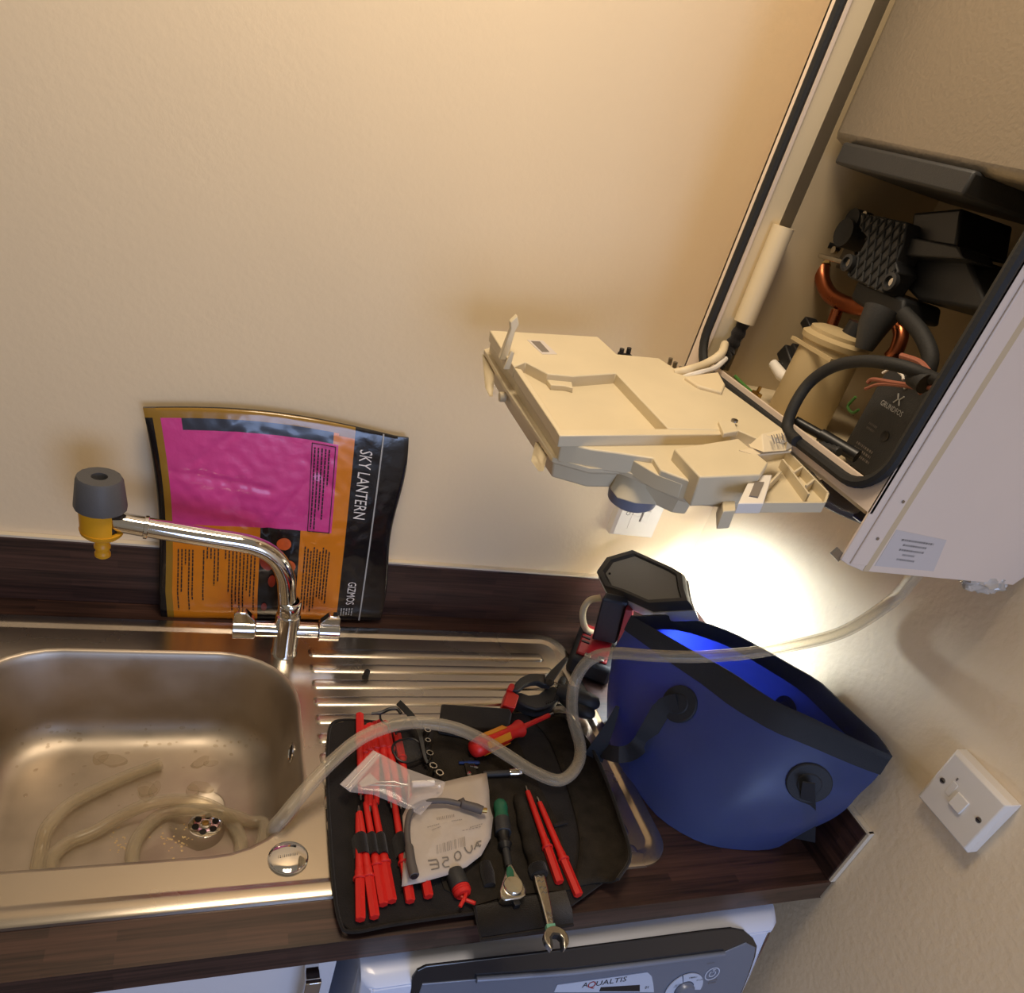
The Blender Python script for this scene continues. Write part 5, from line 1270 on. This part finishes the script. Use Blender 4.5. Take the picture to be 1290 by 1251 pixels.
# programme dial ring
dc = con(861, 1246, .003)
def ringmb(c, r0, r1, a0, a1, h, n=30):
    mb = MB(); L = []
    for r, d_ in ((r1, 0), (r1, h), (r0, h), (r0, 0)):
        L.append([c+cn*d_+(dv*math.cos(t)+uvp*math.sin(t))*r for t in [a0+(a1-a0)*i/n for i in range(n+1)]])
    mb.loft(L+[L[0]], closed=False); return mb
r1 = (con(885, 1236)-con(861, 1246)).length
dl = obj('programme_ring', ringmb(dc, r1*.52, r1, -.2, 1.92, .0012), WMLIGHT, wm, smooth=0)
obj('programme_ring', ringmb(dc, r1*.52, r1, 1.98, 3.4, .0012), WMLIGHT, wm, smooth=0)
mb = MB()
for t in (2.6, 2.75, 1.35, 1.5, .7): dashes(mb, dc+(dv*math.cos(t)+uvp*math.sin(t))*r1*.70+cn*.0016, dv, uvp, .010, 1, .003, .0026, ragged=0)
obj('programme_print', mb, INK, dl, smooth=0)
obj('programme_knob', MB().lathe(dc, cn, [(r1*.48, 0), (r1*.48, .006), (r1*.42, .009), (0, .0095)], 32, caps=False), WMPANEL, wm)
bc_ = con(897, 1226.5, .0024); rb = .0125
bt = obj('option_button', ringmb(bc_, rb*.86, rb, 0, 6.283, .0008), WMLIGHT, wm, smooth=0)
mb = ringmb(bc_, rb*.36, rb*.48, 2.1, 7.35, .0008, 16); a_ = bc_+cn*.0006; mb.box(a_+uvp*rb*.42, (rb*.12, .0012, rb*.5)); mb.box(a_+uvp*rb*.68, (rb*.4, .0012, rb*.12))
obj('button_icon', mb, WMLIGHT, bt, smooth=0)
mb = MB(); dashes(mb, con(891, 1215, .003), dv, uvp, .012, 1, .003, .0022, ragged=0); obj('button_print', mb, GREYINK, bt, smooth=0); mb = MB(); dashes(mb, con(892, 1240, .003), dv, uvp, .014, 2, .005, .003, ragged=0); obj('button_print', mb, GREYINK, bt, smooth=0)
# corner label
mb = MB().prism([V(WX1-.026, -.6385, -.079), V(WX1-.003, -.6225, -.079), V(WX1-.003, -.632, -.125), V(WX1-.026, -.6485, -.125)], (-.0008, -.0010, 0)); rl = obj('corner_label', mb, REDLAB, wm, smooth=0, label='dark red sticker on the fascia corner')
mb = MB(); dashes(mb, V(WX1-.023, -.6385, -.086), V(.82, .57, 0), V(0, -.2, -1), .019, 5, .0045, .0018, ragged=.4); obj('label_print', mb, GREYINK, rl, smooth=0)
# door and plinth, below the frame
obj('door_ring', MB().lathe(V(-.376, -.604, -.50), (0, -1, 0), [(.19, -.01), (.19, .02), (.165, .035), (.135, .02), (.10, -.005), (0, -.01)], 48, caps=False), WMGLASS, wm, smooth=50)

cabt = thing('sink_cabinet', 'white gloss sink cabinet with chrome bar handle left of the washing machine', 'cabinet', (-1.0, -.3, -H))
obj('side_board', MB().bb(-1.312, -1.296, -.565, -.02, -H+.1, -.041), CABWHITE, cabt)
obj('side_board', MB().bb(-.722, -.706, -.565, -.02, -H+.1, -.041), CABWHITE, cabt)
obj('base_board', MB().bb(-1.296, -.722, -.565, -.02, -H+.1, -H+.116), CABWHITE, cabt)
obj('plinth', MB().bb(-1.312, -.706, -.53, -.51, -H+.001, -H+.1), CABWHITE, cabt)
for x0, x1, hx in ((-1.310, -1.010, -1.04), (-1.006, -.7065, -.737)):
    dr = obj('door', MB().bb(x0, x1, -.5895, -.5705, -H+.11, -.047), CABWHITE, cabt, bevel=.0015)
    mb = MB().bb(hx-.009, hx+.009, -.6185, -.6125, -.22, -.062).bb(hx-.008, hx+.008, -.6125, -.5895, -.072, -.064).bb(hx-.008, hx+.008, -.6125, -.5895, -.218, -.210)
    obj('handle', mb, CHROME, dr, bevel=.001)

# ------------------------------------------------------------------ lift everything from worktop height to the floor
for o in list(S.objects):
    if o.parent is None: o.location.z += H
